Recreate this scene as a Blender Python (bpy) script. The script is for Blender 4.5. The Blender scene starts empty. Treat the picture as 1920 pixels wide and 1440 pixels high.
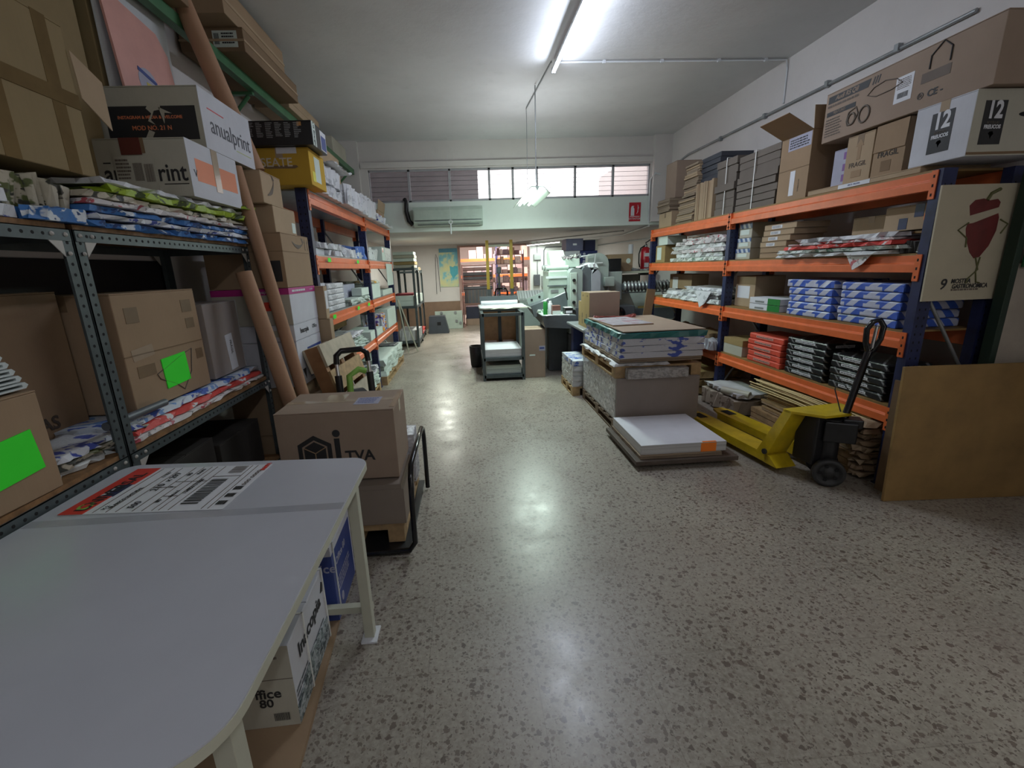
import bpy, math, random
from math import sin, cos, pi, radians
from mathutils import Vector, Matrix, Euler, noise as mnoise
sc = bpy.context.scene
C = bpy.context.scene.collection
rnd = random.Random(7)

# ------------------------------------------------------------------ camera
cd = bpy.data.cameras.new('camera'); cam = bpy.data.objects.new('camera', cd); C.objects.link(cam)
cd.sensor_width = 36.0; cd.lens = 36.0*837.1/1920.0; cd.shift_x = 31.2/1920.0
cd.clip_start = 0.02; cd.clip_end = 100
cam.matrix_world = (Matrix.Translation((0, 0, 1.5)) @ Matrix.Rotation(-0.0539729, 4, 'Z')
                    @ Matrix.Rotation(1.31709808, 4, 'X') @ Matrix.Rotation(-0.03644343, 4, 'Z'))
sc.camera = cam
# ------------------------------------------------------------------ colour management
vs = sc.view_settings
vs.view_transform = 'Standard'; vs.look = 'None'; vs.gamma = 1.0; vs.use_curve_mapping = False
vs.exposure = 0.0
sc.cycles.max_bounces = 7; sc.cycles.diffuse_bounces = 4; sc.cycles.glossy_bounces = 3
sc.cycles.sample_clamp_indirect = 6.0
sc.cycles.caustics_reflective = False; sc.cycles.caustics_refractive = False
# ------------------------------------------------------------------ daylight outside the windows
wd = bpy.data.worlds.new('daylight'); sc.world = wd; wd.use_nodes = True
wd.node_tree.nodes['Background'].inputs[0].default_value = (1.0, 0.95, 0.97, 1)
wd.node_tree.nodes['Background'].inputs[1].default_value = 3.2

def area(name, loc, sx, sy, power, col, rot=(0, 0, 0), spread=180):
    l = bpy.data.lights.new(name, 'AREA'); l.shape = 'RECTANGLE'; l.size = sx; l.size_y = sy
    l.energy = power; l.color = col; l.spread = radians(spread)
    o = bpy.data.objects.new(name, l); C.objects.link(o); o.location = loc; o.rotation_euler = rot
    return o
BLUE = (0.78, 0.86, 1.0); GREENISH = (0.80, 1.0, 0.88); WARM = (1.0, 0.90, 0.86)
# LED batten on the ceiling (its tube is built below); light goes down and sideways
area('led_batten_light', (1.0, 4.35, 3.375), 0.04, 1.5, 24, BLUE)
area('led_batten_side', (1.01, 4.35, 3.40), 0.04, 1.5, 13, BLUE, (0, radians(-72), 0))
area('led_batten_other_side', (0.95, 4.35, 3.40), 0.04, 1.5, 9, BLUE, (0, radians(72), 0))
# assumed unseen batten of the same kind on the ceiling behind the photographer
area('assumed_rear_batten_light', (0.9, -1.6, 3.38), 0.05, 1.4, 13, (0.92, 0.95, 1.0))
area('assumed_rear_batten_side', (0.93, -1.6, 3.40), 0.04, 1.4, 19, (0.92, 0.95, 1.0), (0, radians(-100), 0))
area('assumed_rear_batten_other_side', (0.87, -1.6, 3.40), 0.04, 1.4, 19, (0.92, 0.95, 1.0), (0, radians(100), 0))
# hanging twin fluorescent fixture
area('hanging_fixture_light', (0.86, 6.1, 2.30), 0.24, 1.15, 52, GREENISH)
area('hanging_fixture_uplight', (0.86, 6.1, 2.44), 0.2, 1.1, 9, (0.93, 0.98, 1.0), (pi, 0, 0))
area('hanging_fixture_end', (0.86, 6.73, 2.34), 0.26, 0.06, 7, GREENISH, (radians(80), 0, 0))
# batten under the low ceiling, assumed light beyond the opening, then an added low-room fill
area('low_batten_light', (1.90, 11.2, 2.02), 0.05, 1.2, 22, (0.95, 1.0, 0.94))
area('assumed_far_room_light', (0.7, 14.0, 2.75), 1.2, 0.3, 240, WARM)  # assumed source, no lamp is built in the far room
area('low_room_fill', (-0.6, 10.0, 2.08), 0.1, 1.0, 48, (0.97, 1.0, 0.88))  # unseen fill added to brighten the low room, no lamp hangs here
# assumed daylight from the photographer's right, behind the frame; no street door is built
area('assumed_door_daylight', (3.2, 0.2, 1.2), 1.0, 1.8, 8, (1.0, 0.97, 0.86), (0, radians(90), 0))

# ------------------------------------------------------------------ materials
MATS = {}
def nt(name):
    m = bpy.data.materials.new(name); m.use_nodes = True
    n = m.node_tree; return m, n, n.nodes['Principled BSDF']
def lk(n, a, b): n.links.new(a, b)
def rgba(c): return (c[0], c[1], c[2], 1)
def mixc(n, fac, a, b, mode='MIX'):
    x = n.nodes.new('ShaderNodeMix'); x.data_type = 'RGBA'; x.blend_type = mode
    for s, v in ((x.inputs[0], fac), (x.inputs[6], a), (x.inputs[7], b)):
        if hasattr(v, 'links'): lk(n, v, s)
        elif isinstance(v, tuple): s.default_value = rgba(v)
        else: s.default_value = v
    return x.outputs[2]
def math_(n, op, a, b=0.0):
    x = n.nodes.new('ShaderNodeMath'); x.operation = op
    for s, v in ((x.inputs[0], a), (x.inputs[1], b)):
        if hasattr(v, 'links'): lk(n, v, s)
        else: s.default_value = v
    return x.outputs[0]
def coord(n, scale=(1, 1, 1), rot=(0, 0, 0), kind='Object'):
    t = n.nodes.new('ShaderNodeTexCoord'); mp = n.nodes.new('ShaderNodeMapping')
    mp.inputs['Scale'].default_value = scale; mp.inputs['Rotation'].default_value = rot
    lk(n, t.outputs[kind], mp.inputs['Vector']); return mp.outputs[0]
def noisef(n, vec, scale, detail=3, rough=.5):
    x = n.nodes.new('ShaderNodeTexNoise'); x.inputs['Scale'].default_value = scale
    x.inputs['Detail'].default_value = detail; x.inputs['Roughness'].default_value = rough
    lk(n, vec, x.inputs['Vector']); return x.outputs[0]
def ramp(n, fac, *stops):
    x = n.nodes.new('ShaderNodeValToRGB'); e = x.color_ramp.elements
    while len(e) < len(stops): e.new(0.5)
    for i, (p, c) in enumerate(stops):
        e[i].position = p; e[i].color = rgba(c) if isinstance(c, tuple) else (c, c, c, 1)
    lk(n, fac, x.inputs[0]); return x.outputs[0]
def bump(n, bs, h, strength=.2, dist=.01):
    b = n.nodes.new('ShaderNodeBump'); b.inputs['Strength'].default_value = strength
    b.inputs['Distance'].default_value = dist; lk(n, h, b.inputs['Height']); lk(n, b.outputs[0], bs.inputs['Normal'])
def setm(bs, rough=.6, metal=0., spec=.5, coat=0.):
    bs.inputs['Roughness'].default_value = rough; bs.inputs['Metallic'].default_value = metal
    bs.inputs['Specular IOR Level'].default_value = spec; bs.inputs['Coat Weight'].default_value = coat
def plain(name, col, rough=.6, metal=0., var=.08, scale=6., spec=.5, bmp=0.):
    if name in MATS: return MATS[name]
    m, n, bs = nt(name); setm(bs, rough, metal, spec)
    v = coord(n); f = noisef(n, v, scale, 4, .6)
    d = tuple(max(0, c*(1-var*2)) for c in col); l = tuple(min(1, c*(1+var)) for c in col)
    lk(n, ramp(n, f, (.3, d), (.7, l)), bs.inputs['Base Color'])
    if bmp: bump(n, bs, noisef(n, v, scale*4, 4), bmp)
    MATS[name] = m; return m
def emit(name, col, s):
    m, n, bs = nt(name); bs.inputs['Base Color'].default_value = rgba(col)
    bs.inputs['Emission Color'].default_value = rgba(col); bs.inputs['Emission Strength'].default_value = s
    MATS[name] = m; return m
def card(name, col, spec=.25):
    m, n, bs = nt(name); setm(bs, .75, 0, spec)
    v = coord(n); a = noisef(n, v, 3.5, 4, .6); b = noisef(n, coord(n, (220, 220, 8)), 1.0, 2)
    c1 = mixc(n, ramp(n, a, (.3, 0.), (.7, 1.)), tuple(c*.86 for c in col), col)
    c2 = mixc(n, .12, c1, mixc(n, b, tuple(c*.6 for c in col), tuple(min(1, c*1.2) for c in col)))
    lk(n, c2, bs.inputs['Base Color']); bump(n, bs, a, .12, .02); MATS[name] = m; return m

CARD = card('cardboard', (.34, .235, .145)); CARDL = card('cardboard_light', (.42, .31, .20)); CARDD = card('cardboard_dark', (.22, .145, .085))
CARDP = card('cardboard_pinkish', (.335, .25, .19)); CARDO = card('cardboard_ochre', (.35, .25, .11)); CARDG = card('cardboard_greyed', (.165, .14, .118))
WHITEC = card('white_carton', (.62, .63, .68)); CREAMC = card('cream_carton', (.48, .46, .38))
MDF = plain('fibreboard', (.26, .155, .05), .6, var=.12, scale=5); MDFP = plain('poster_board', (.45, .40, .29), .6, var=.03)
WHITE = plain('white_paint', (.62, .64, .66), .35, var=.03); PAPER = plain('white_paper', (.68, .69, .73), .7, var=.03)
PAPERG = plain('greenish_paper', (.60, .68, .63), .7, var=.03); CREAM = plain('cream_paint', (.50, .50, .40), .4, var=.04)
ORANGE = plain('orange_enamel', (.72, .155, .045), .38, var=.07, scale=9); NAVY = plain('navy_enamel', (.018, .025, .085), .42, var=.2, scale=12)
GREYS = plain('grey_steel', (.085, .105, .11), .45, .3, var=.12, scale=12); GALV = plain('galvanised_steel', (.35, .37, .38), .4, .6, var=.1)
GREEN = plain('green_enamel', (.055, .17, .075), .45, var=.12); BLACK = plain('black_plastic', (.012, .012, .014), .4, var=.1)
BLACKG = plain('black_gloss', (.008, .008, .01), .12, var=.05); YELLOW = plain('yellow_enamel', (.60, .43, .015), .35, var=.14, scale=7)
RED = plain('red_paint', (.50, .015, .03), .3, var=.05); CHROME = plain('chrome', (.6, .6, .62), .2, 1., var=.03)
MACH = plain('machine_grey', (.30, .345, .33), .42, .1, var=.06, scale=4); MACHD = plain('machine_dark_grey', (.12, .135, .15), .45, .2, var=.08)
MACHL = plain('machine_pale_green', (.44, .52, .46), .4, var=.06); NEON = plain('green_note', (.04, .85, .03), .6, var=.01)
NEONO = plain('orange_note', (.95, .23, .02), .6, var=.02); TAPE = plain('brown_tape', (.20, .13, .07), .5, var=.1)
TAPEC = plain('clear_tape', (.40, .31, .22), .12, var=.05); INK = plain('black_ink', (.02, .02, .022), .6, var=.1)
INKB = plain('blue_ink', (.03, .06, .25), .5, var=.05); INKR = plain('red_ink', (.60, .05, .06), .5, var=.03); FADED = plain('faded_ink', (.13, .10, .08), .7, var=.1)
PINK = plain('salmon_card', (.66, .34, .29), .6, var=.04); MAG = plain('magenta_print', (.45, .03, .22), .45, var=.05)
STRAP = plain('white_strap', (.75, .75, .72), .4, var=.03); WOODM = plain('raw_wood', (.42, .28, .14), .65, var=.18, scale=14)
KRAFT = card('kraft_tube', (.40, .235, .145)); DARKW = plain('brown_veneer', (.34, .17, .07), .5, var=.15, scale=9)
YELC = card('yellow_carton', (.58, .36, .045)); GRN2 = plain('leaf_green', (.25, .50, .08), .45, var=.05); TEAL = plain('teal_wrap', (.02, .16, .16), .3, var=.15)
GREENL = plain('ream_green', (.02, .22, .04), .4, var=.05); REDR = plain('ream_red', (.72, .10, .06), .35, var=.1, scale=18); LILAC = plain('lilac_carton', (.38, .38, .48), .5, var=.05)
BLUEP = plain('blue_print', (.045, .075, .27), .4, var=.06); RUBBER = plain('grey_rubber', (.025, .025, .026), .6, var=.1); HOLE = plain('hole_shadow', (.008, .008, .009), .9, var=.01)

def printed(name, base, inks, scale=14, thr=.56, rough=.5, bmp=.25):
    """paper printed with blotches of colour"""
    m, n, bs = nt(name); setm(bs, rough, 0, .4); v = coord(n)
    col = base
    for i, ink in enumerate(inks):
        vv = coord(n, (1, 1.6, 2.2), (i*.7, i*1.3, i*.4)); f = noisef(n, vv, scale*(1+.35*i), 3, .55)
        col = mixc(n, ramp(n, f, (thr, 0.), (thr+.03, 1.)), col, ink)
    lk(n, col if not isinstance(col, tuple) else ramp(n, noisef(n, v, 5), (0, base), (1, base)), bs.inputs['Base Color'])
    bump(n, bs, noisef(n, v, 9, 5, .6), bmp, .03); MATS[name] = m; return m
NEWSR = printed('white_wrap_red_print', (.60, .57, .57), [(.42, .08, .10), (.20, .19, .19)], 11, .60)
NEWSG = printed('white_wrap_grey_print', (.58, .60, .60), [(.20, .20, .21)], 16, .62)
NEWSB = printed('white_wrap_blue_print', (.60, .62, .66), [(.07, .10, .38)], 13, .58)
NEWSGR = printed('white_wrap_green_print', (.55, .60, .55), [(.15, .28, .20), (.2, .2, .2)], 11, .60)
BLUEDOT = printed('white_wrap_blue_discs', (.52, .58, .66), [(.04, .10, .42), (.15, .28, .55)], 8, .55)
REDW = printed('red_white_wrap', (.60, .06, .05), [(.62, .60, .60)], 9, .60)
WRAPB = printed('blue_wrap', (.04, .15, .40), [(.62, .66, .70), (.02, .05, .16)], 8, .56)
LIME = printed('lime_camouflage_wrap', (.30, .42, .03), [(.05, .07, .02)], 10, .55)
CRUM = printed('cream_crumpled', (.46, .42, .33), [(.10, .12, .04), (.05, .05, .04)], 7, .56)
WHITEP = printed('white_crumpled', (.62, .63, .66), [(.42, .43, .46)], 6, .56)

def striped(name, a, b, scale, axis_rot, rough=.35, white_band=None, duty=.5):
    m, n, bs = nt(name); setm(bs, rough, 0, .5)
    v = coord(n, (1, 1, 1), axis_rot); s = n.nodes.new('ShaderNodeSeparateXYZ'); lk(n, v, s.inputs[0])
    f = math_(n, 'FRACT', math_(n, 'MULTIPLY', s.outputs[0], scale)); g = math_(n, 'GREATER_THAN', f, duty)
    # a second lattice breaks the stripes up into lozenges
    f2 = math_(n, 'FRACT', math_(n, 'MULTIPLY', s.outputs[2], scale*1.25)); g2 = math_(n, 'GREATER_THAN', f2, .16)
    lk(n, mixc(n, math_(n, 'MULTIPLY', g, g2) if white_band else g, a, b), bs.inputs['Base Color'])
    bump(n, bs, noisef(n, coord(n), 14, 4), .25, .02); MATS[name] = m; return m
def diag(name, a, b, k, duty):
    m, n, bs = nt(name); setm(bs, .35); s = n.nodes.new('ShaderNodeSeparateXYZ'); lk(n, coord(n), s.inputs[0])
    t = math_(n, 'ADD', math_(n, 'ADD', math_(n, 'MULTIPLY', s.outputs[0], 1.3), s.outputs[1]), math_(n, 'MULTIPLY', s.outputs[2], 1.15))
    f = math_(n, 'FRACT', math_(n, 'ADD', math_(n, 'MULTIPLY', t, k), 40.)); q = math_(n, 'FRACT', math_(n, 'ADD', math_(n, 'MULTIPLY', s.outputs[1], k*.5), 40.3))
    cut = math_(n, 'GREATER_THAN', s.outputs[2], .030); g = math_(n, 'GREATER_THAN', f, duty); g2 = math_(n, 'MULTIPLY', g, math_(n, 'MAXIMUM', cut, math_(n, 'GREATER_THAN', q, .45)))
    lk(n, mixc(n, g2, a, b), bs.inputs['Base Color']); bump(n, bs, noisef(n, coord(n), 14, 4), .3, .02); MATS[name] = m; return m
BSTR = diag('blue_white_stripe', (.50, .52, .64), (.05, .115, .50), 7.0, .46)
BSTR2 = striped('blue_white_stripe_small', (.50, .55, .62), (.05, .10, .25), 22, (radians(30), 0, radians(45)))
KSTR = striped('black_grey_stripe', (.018, .02, .022), (.20, .20, .21), 13, (radians(45), 0, radians(60)), duty=.86, rough=.3)
SHEETS = None
def sheets(name, a, b, scale=160):
    m, n, bs = nt(name); setm(bs, .7); v = coord(n, (.6, .6, scale)); f = noisef(n, v, 1, 2)
    lk(n, ramp(n, f, (.35, a), (.65, b)), bs.inputs['Base Color']); bump(n, bs, f, .4, .01); MATS[name] = m; return m
SHW = sheets('white_sheet_edges', (.42, .42, .42), (.62, .62, .62)); SHG = sheets('green_white_sheet_edges', (.38, .44, .40), (.60, .68, .62))
SHK = sheets('cardboard_sheet_edges', (.15, .11, .075), (.34, .26, .18), 90)
def glassmat(name, col, rough, alpha):
    m, n, bs = nt(name); bs.inputs['Base Color'].default_value = rgba(col); setm(bs, rough)
    bs.inputs['Transmission Weight'].default_value = 0.; bs.inputs['Alpha'].default_value = alpha
    MATS[name] = m; return m
FILM = glassmat('stretch_film', (.75, .76, .80), .15, .28); GLASS = glassmat('dusty_glass', (.55, .52, .55), .3, .16)

# walls, ceiling, floor
def plaster(name, col, dirt=.12):
    m, n, bs = nt(name); setm(bs, .85, 0, .2); v = coord(n)
    a = noisef(n, v, .9, 5, .65); b = noisef(n, v, 7, 5, .7)
    c = mixc(n, ramp(n, a, (.35, 0.), (.68, 1.)), tuple(x*(1-dirt) for x in col), col)
    c = mixc(n, ramp(n, b, (.56, 0.), (.75, .35)), c, tuple(x*(1-dirt*2) for x in col))
    lk(n, c, bs.inputs['Base Color']); bump(n, bs, b, .15, .02); MATS[name] = m; return m
CEIL = plaster('ceiling_plaster', (.70, .70, .71)); WALL = plaster('wall_plaster', (.68, .645, .63), .08); WALLG = plaster('wall_plaster_greenish', (.72, .78, .74), .08)
def terrazzo():
    m, n, bs = nt('terrazzo'); setm(bs, .3, 0, .65); v = coord(n)
    base = mixc(n, ramp(n, noisef(n, v, 1.3, 4, .6), (.35, 0.), (.65, 1.)), (.24, .213, .175), (.325, .292, .24))
    base = mixc(n, ramp(n, noisef(n, v, 55, 4, .7), (.42, .0), (.6, .55)), base, (.42, .385, .33))
    wob = n.nodes.new('ShaderNodeTexNoise'); wob.inputs['Scale'].default_value = 75; lk(n, v, wob.inputs['Vector'])
    vv = mixc(n, .022, v, wob.outputs[1], 'ADD')
    def chips(scale, size, keep, col, inp):
        vo = n.nodes.new('ShaderNodeTexVoronoi'); vo.inputs['Scale'].default_value = scale; lk(n, vv, vo.inputs['Vector'])
        s = n.nodes.new('ShaderNodeSeparateColor'); lk(n, vo.outputs['Color'], s.inputs[0])
        rad = math_(n, 'MULTIPLY', s.outputs[1], size)
        k = math_(n, 'MULTIPLY', math_(n, 'LESS_THAN', vo.outputs['Distance'], rad), math_(n, 'GREATER_THAN', s.outputs[0], keep))
        cc = mixc(n, s.outputs[2], tuple(c*.62 for c in col), tuple(c*1.25 for c in col))
        return mixc(n, math_(n, 'MULTIPLY', k, .85), inp, cc)
    base = chips(100, .50, .35, (.185, .15, .125), base)
    base = chips(54, .52, .35, (.145, .11, .09), base)
    base = chips(32, .42, .45, (.135, .098, .08), base)
    # joints of the 41 cm tiles
    s = n.nodes.new('ShaderNodeSeparateXYZ'); lk(n, v, s.inputs[0])
    j = None
    for ax, off in ((0, .19), (1, 1.81)):
        f = math_(n, 'FRACT', math_(n, 'ADD', math_(n, 'DIVIDE', math_(n, 'SUBTRACT', s.outputs[ax], off-.0015), .413), 40.))
        g = math_(n, 'LESS_THAN', f, .0065); j = g if j is None else math_(n, 'MAXIMUM', j, g)
    base = mixc(n, math_(n, 'MULTIPLY', j, .45), base, (.12, .10, .08))
    base = mixc(n, ramp(n, noisef(n, v, .55, 3), (.5, 0.), (.7, .22)), base, (.30, .22, .20))
    lk(n, base, bs.inputs['Base Color'])
    lk(n, ramp(n, noisef(n, v, 2.5, 5, .7), (.3, .25), (.7, .42)), bs.inputs['Roughness'])
    bump(n, bs, noisef(n, v, 30, 3), .03, .01); MATS['terrazzo'] = m; return m
TERR = terrazzo()

# ------------------------------------------------------------------ mesh builder
class B:
    def __init__(s): s.v = []; s.f = []; s.m = []; s.sm = []; s.mats = []
    def mi(s, m):
        if m not in s.mats: s.mats.append(m)
        return s.mats.index(m)
    def add(s, vs_, fs, m, M=None, smooth=False):
        o = len(s.v); k = s.mi(m)
        for p in vs_:
            p = Vector(p); s.v.append(tuple(M @ p) if M is not None else tuple(p))
        for f in fs: s.f.append(tuple(i+o for i in f)); s.m.append(k); s.sm.append(smooth)
        return s
    def box(s, x0, x1, y0, y1, z0, z1, m, M=None):
        x0, x1 = min(x0, x1), max(x0, x1); y0, y1 = min(y0, y1), max(y0, y1); z0, z1 = min(z0, z1), max(z0, z1)
        return s.add([(x0, y0, z0), (x1, y0, z0), (x1, y1, z0), (x0, y1, z0), (x0, y0, z1), (x1, y0, z1), (x1, y1, z1), (x0, y1, z1)],
                     [(0, 3, 2, 1), (4, 5, 6, 7), (0, 1, 5, 4), (1, 2, 6, 5), (2, 3, 7, 6), (3, 0, 4, 7)], m, M)
    def quad(s, a, b, c, d, m, t=.002):
        a, b, c, d = map(Vector, (a, b, c, d)); nrm = (b-a).cross(d-a).normalized()*t
        ps = [a, b, c, d, a-nrm, b-nrm, c-nrm, d-nrm]
        return s.add(ps, [(0, 1, 2, 3), (7, 6, 5, 4), (4, 5, 1, 0), (5, 6, 2, 1), (6, 7, 3, 2), (7, 4, 0, 3)], m)
    def prism(s, pts, ax, a, b, m, smooth=False, M=None):
        """pts: outline in the two other axes, extruded along ax from a to b"""
        def P(p, t): return {'x': (t, p[0], p[1]), 'y': (p[0], t, p[1]), 'z': (p[0], p[1], t)}[ax]
        n = len(pts); ar = sum(pts[i][0]*pts[(i+1) % n][1]-pts[(i+1) % n][0]*pts[i][1] for i in range(n))
        if (ar < 0) != (ax == 'y'): pts = pts[::-1]
        vs_ = [P(p, a) for p in pts]+[P(p, b) for p in pts]
        s.add(vs_, [tuple(range(n))[::-1], tuple(range(n, 2*n))], m, M)
        return s.add(vs_, [(i, (i+1) % n, n+(i+1) % n, n+i) for i in range(n)], m, M, smooth)
    def tube(s, path, r, m, n=10, closed=False, r2=None):
        path = [Vector(p) for p in path]; N = len(path); rings = []
        up = None
        for i, p in enumerate(path):
            if closed: t = (path[(i+1) % N]-path[i-1]).normalized()
            else: t = (path[min(i+1, N-1)]-path[max(i-1, 0)]).normalized()
            if up is None: up = t.orthogonal().normalized()
            up = (up-t*up.dot(t)).normalized(); sd = t.cross(up)
            rr = r if r2 is None else r+(r2-r)*i/max(1, N-1)
            rings.append([p+(up*cos(2*pi*k/n)+sd*sin(2*pi*k/n))*rr for k in range(n)])
        vs_ = [q for R_ in rings for q in R_]; fs = []
        for i in range(N if closed else N-1):
            a = i*n; b = ((i+1) % N)*n
            fs += [(a+k, a+(k+1) % n, b+(k+1) % n, b+k) for k in range(n)]
        s.add(vs_, fs, m, None, True)
        if not closed: s.add(rings[0], [tuple(range(n))[::-1]], m); s.add(rings[-1], [tuple(range(n))], m)
        return s
    def cyl(s, p0, p1, r, m, n=16, r2=None): return s.tube([p0, p1], r, m, n, False, r2)
    def lathe(s, prof, m, M=None, n=20):
        vs_ = [(r*cos(2*pi*k/n), r*sin(2*pi*k/n), z) for r, z in prof for k in range(n)]
        fs = [(i*n+k, i*n+(k+1) % n, (i+1)*n+(k+1) % n, (i+1)*n+k) for i in range(len(prof)-1) for k in range(n)]
        s.add(vs_, fs, m, M, True)
        if prof[0][0] > 1e-4: s.add(vs_[:n], [tuple(range(n))[::-1]], m, M)
        if prof[-1][0] > 1e-4: s.add(vs_[-n:], [tuple(range(n))], m, M)
        return s
    def crumple(s, x0, x1, y0, y1, z0, z1, m, amp=.012, seed=0, nx=14, ny=22, edge=.03, m2=None, droop=0):
        """a wavy packet or sheet pile, closed, with ragged edges"""
        vs_ = []; rr = random.Random(seed)
        for L, z in ((0, z0), (1, z1)):
            for i in range(nx+1):
                for j in range(ny+1):
                    u = i/nx; w = j/ny; x = x0+(x1-x0)*u; y = y0+(y1-y0)*w
                    q = Vector((x*6+seed*3.1, y*6, L*0.7)); dz = (mnoise.noise(q)*.6+mnoise.noise(q*3.3)*.4)*amp*1.3-amp*.6
                    if L == 0: dz = 0
                    if i in (0, nx) or j in (0, ny):
                        x += (rr.random()-.5)*edge*(1 if i in (0, nx) else .2); y += (rr.random()-.5)*edge*(1 if j in (0, ny) else .2)
                        dz -= droop*rr.random()
                    vs_.append((x, y, z+dz))
        W = (nx+1)*(ny+1); id_ = lambda L, i, j: L*W+i*(ny+1)+j
        top = [(id_(1, i, j), id_(1, i+1, j), id_(1, i+1, j+1), id_(1, i, j+1)) for i in range(nx) for j in range(ny)]
        bot = [(id_(0, i, j), id_(0, i, j+1), id_(0, i+1, j+1), id_(0, i+1, j)) for i in range(nx) for j in range(ny)]
        sd = []
        for i in range(nx):
            sd += [(id_(0, i, 0), id_(0, i+1, 0), id_(1, i+1, 0), id_(1, i, 0)), (id_(0, i+1, ny), id_(0, i, ny), id_(1, i, ny), id_(1, i+1, ny))]
        for j in range(ny):
            sd += [(id_(0, 0, j+1), id_(0, 0, j), id_(1, 0, j), id_(1, 0, j+1)), (id_(0, nx, j), id_(0, nx, j+1), id_(1, nx, j+1), id_(1, nx, j))]
        o = len(s.v); s.v += vs_; k = s.mi(m); k2 = s.mi(m2 or m)
        for f in top+bot: s.f.append(tuple(i+o for i in f)); s.m.append(k); s.sm.append(True)
        for f in sd: s.f.append(tuple(i+o for i in f)); s.m.append(k2); s.sm.append(False)
        return s
    def build(s, name, parent=None, bevel=0, loc=None, rot=None):
        me = bpy.data.meshes.new(name); me.from_pydata(s.v, [], s.f)
        for m in s.mats: me.materials.append(m)
        for i, p in enumerate(me.polygons): p.material_index = s.m[i]; p.use_smooth = s.sm[i]
        me.update(); o = bpy.data.objects.new(name, me); C.objects.link(o)
        if parent is not None: o.parent = parent
        if loc is not None: o.location = loc
        if rot is not None: o.rotation_euler = rot
        if bevel:
            b = o.modifiers.new('bevel', 'BEVEL'); b.width = bevel; b.segments = 2; b.limit_method = 'ANGLE'; b.angle_limit = radians(40)
        return o
def tag(o, label, cat, group=None, kind=None):
    o['label'] = label; o['category'] = cat
    if group: o['group'] = group
    if kind: o['kind'] = kind
    return o
def thing(name, label, cat, loc=(0, 0, 0), rz=0, group=None, rot=None):
    o = bpy.data.objects.new(name, None); C.objects.link(o); o.location = loc
    o.rotation_euler = rot if rot else (0, 0, rz); o.empty_display_size = .05
    return tag(o, label, cat, group)
def struct(o, name=None):
    o['kind'] = 'structure'; return o
def copy_tree(o, parent=None):
    c = o.copy(); C.objects.link(c); c.parent = parent
    for ch in list(o.children): copy_tree(ch, c)
    return c
# faces of a box whose origin is the centre of its base
def face_frame(size, face):
    w, d, h = size
    return {'x+': ((w/2, -d/2, 0), (0, 1, 0), (0, 0, 1), (1, 0, 0), d, h), 'x-': ((-w/2, d/2, 0), (0, -1, 0), (0, 0, 1), (-1, 0, 0), d, h),
            'y-': ((-w/2, -d/2, 0), (1, 0, 0), (0, 0, 1), (0, -1, 0), w, h), 'y+': ((w/2, d/2, 0), (-1, 0, 0), (0, 0, 1), (0, 1, 0), w, h),
            'z+': ((-w/2, -d/2, h), (1, 0, 0), (0, 1, 0), (0, 0, 1), w, d)}[face]
def decal(par, size, face, rect, m, name='label', rot=0, t=.0015, poly=None):
    O, U, V, N, W, H = face_frame(size, face); O, U, V, N = map(Vector, (O, U, V, N)); u0, v0, u1, v1 = rect
    b = B(); cu, cv = (u0+u1)/2*W, (v0+v1)/2*H; hu, hv = (u1-u0)/2*W, (v1-v0)/2*H
    pts = poly or [(-1, -1), (1, -1), (1, 1), (-1, 1)]
    P = []
    for a, c in pts:
        a, c = a*hu, c*hv; P.append(O+U*(cu+a*cos(rot)-c*sin(rot))+V*(cv+a*sin(rot)+c*cos(rot)))
    n = len(P); F = [p+N*t for p in P]; G = [p-N*.0005 for p in P]
    b.add(F+G, [tuple(range(n)), tuple(range(n, 2*n))[::-1]]+[(n+i, n+(i+1) % n, (i+1) % n, i) for i in range(n)], m)
    return b.build(name, par)
def text_mesh(s, size, m, par, M, name='lettering', bold=0., squeeze=1., shear=0., spacing=1., align='CENTER'):
    c = bpy.data.curves.new('txt', 'FONT'); c.body = s; c.size = size; c.align_x = align; c.align_y = 'CENTER'; c.extrude = .0004
    c.offset = bold; c.shear = shear; c.space_character = spacing; c.resolution_u = 3
    tmp = bpy.data.objects.new('txt', c); C.objects.link(tmp); me = bpy.data.meshes.new_from_object(tmp)
    bpy.data.objects.remove(tmp); bpy.data.curves.remove(c)
    me.materials.clear(); me.materials.append(m)
    me.transform(M @ Matrix.Diagonal((squeeze, 1, 1, 1))); me.name = name
    o = bpy.data.objects.new(name, me); C.objects.link(o)
    if par is not None: o.parent = par
    return o
def text(par, size, face, s, u, v, h, m, rot=0, name='lettering', **k):
    O, U, V, N, W, H = face_frame(size, face); O, U, V, N = map(Vector, (O, U, V, N))
    p = O+U*(u*W)+V*(v*H)+N*.0022; U2 = U*cos(rot)+V*sin(rot); V2 = -U*sin(rot)+V*cos(rot)
    M = Matrix((U2, V2, N)).transposed().to_4x4(); M.translation = p
    return text_mesh(s, h, m, par, M, name, **k)
def textblock(par, size, face, rect, m, rows, name='print_block', seed=1, fill=.8, t=.0018):
    """rows of small print"""
    O, U, V, N, W, H = face_frame(size, face); O, U, V, N = map(Vector, (O, U, V, N)); u0, v0, u1, v1 = rect; r = random.Random(seed); b = B()
    hr = (v1-v0)/rows
    for i in range(rows):
        u = u0; vv = v1-(i+.75)*hr; end = u0+(u1-u0)*(fill+(1-fill)*r.random())
        while u < end:
            w = (u1-u0)*(.04+.12*r.random()); e = min(end, u+w)
            P = [O+U*(a*W)+V*(c*H)+N*t for a, c in ((u, vv), (e, vv), (e, vv+hr*.5), (u, vv+hr*.5))]
            b.add(P, [(0, 1, 2, 3)], m); u = e+(u1-u0)*.02
    return b.build(name, par)
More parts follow.
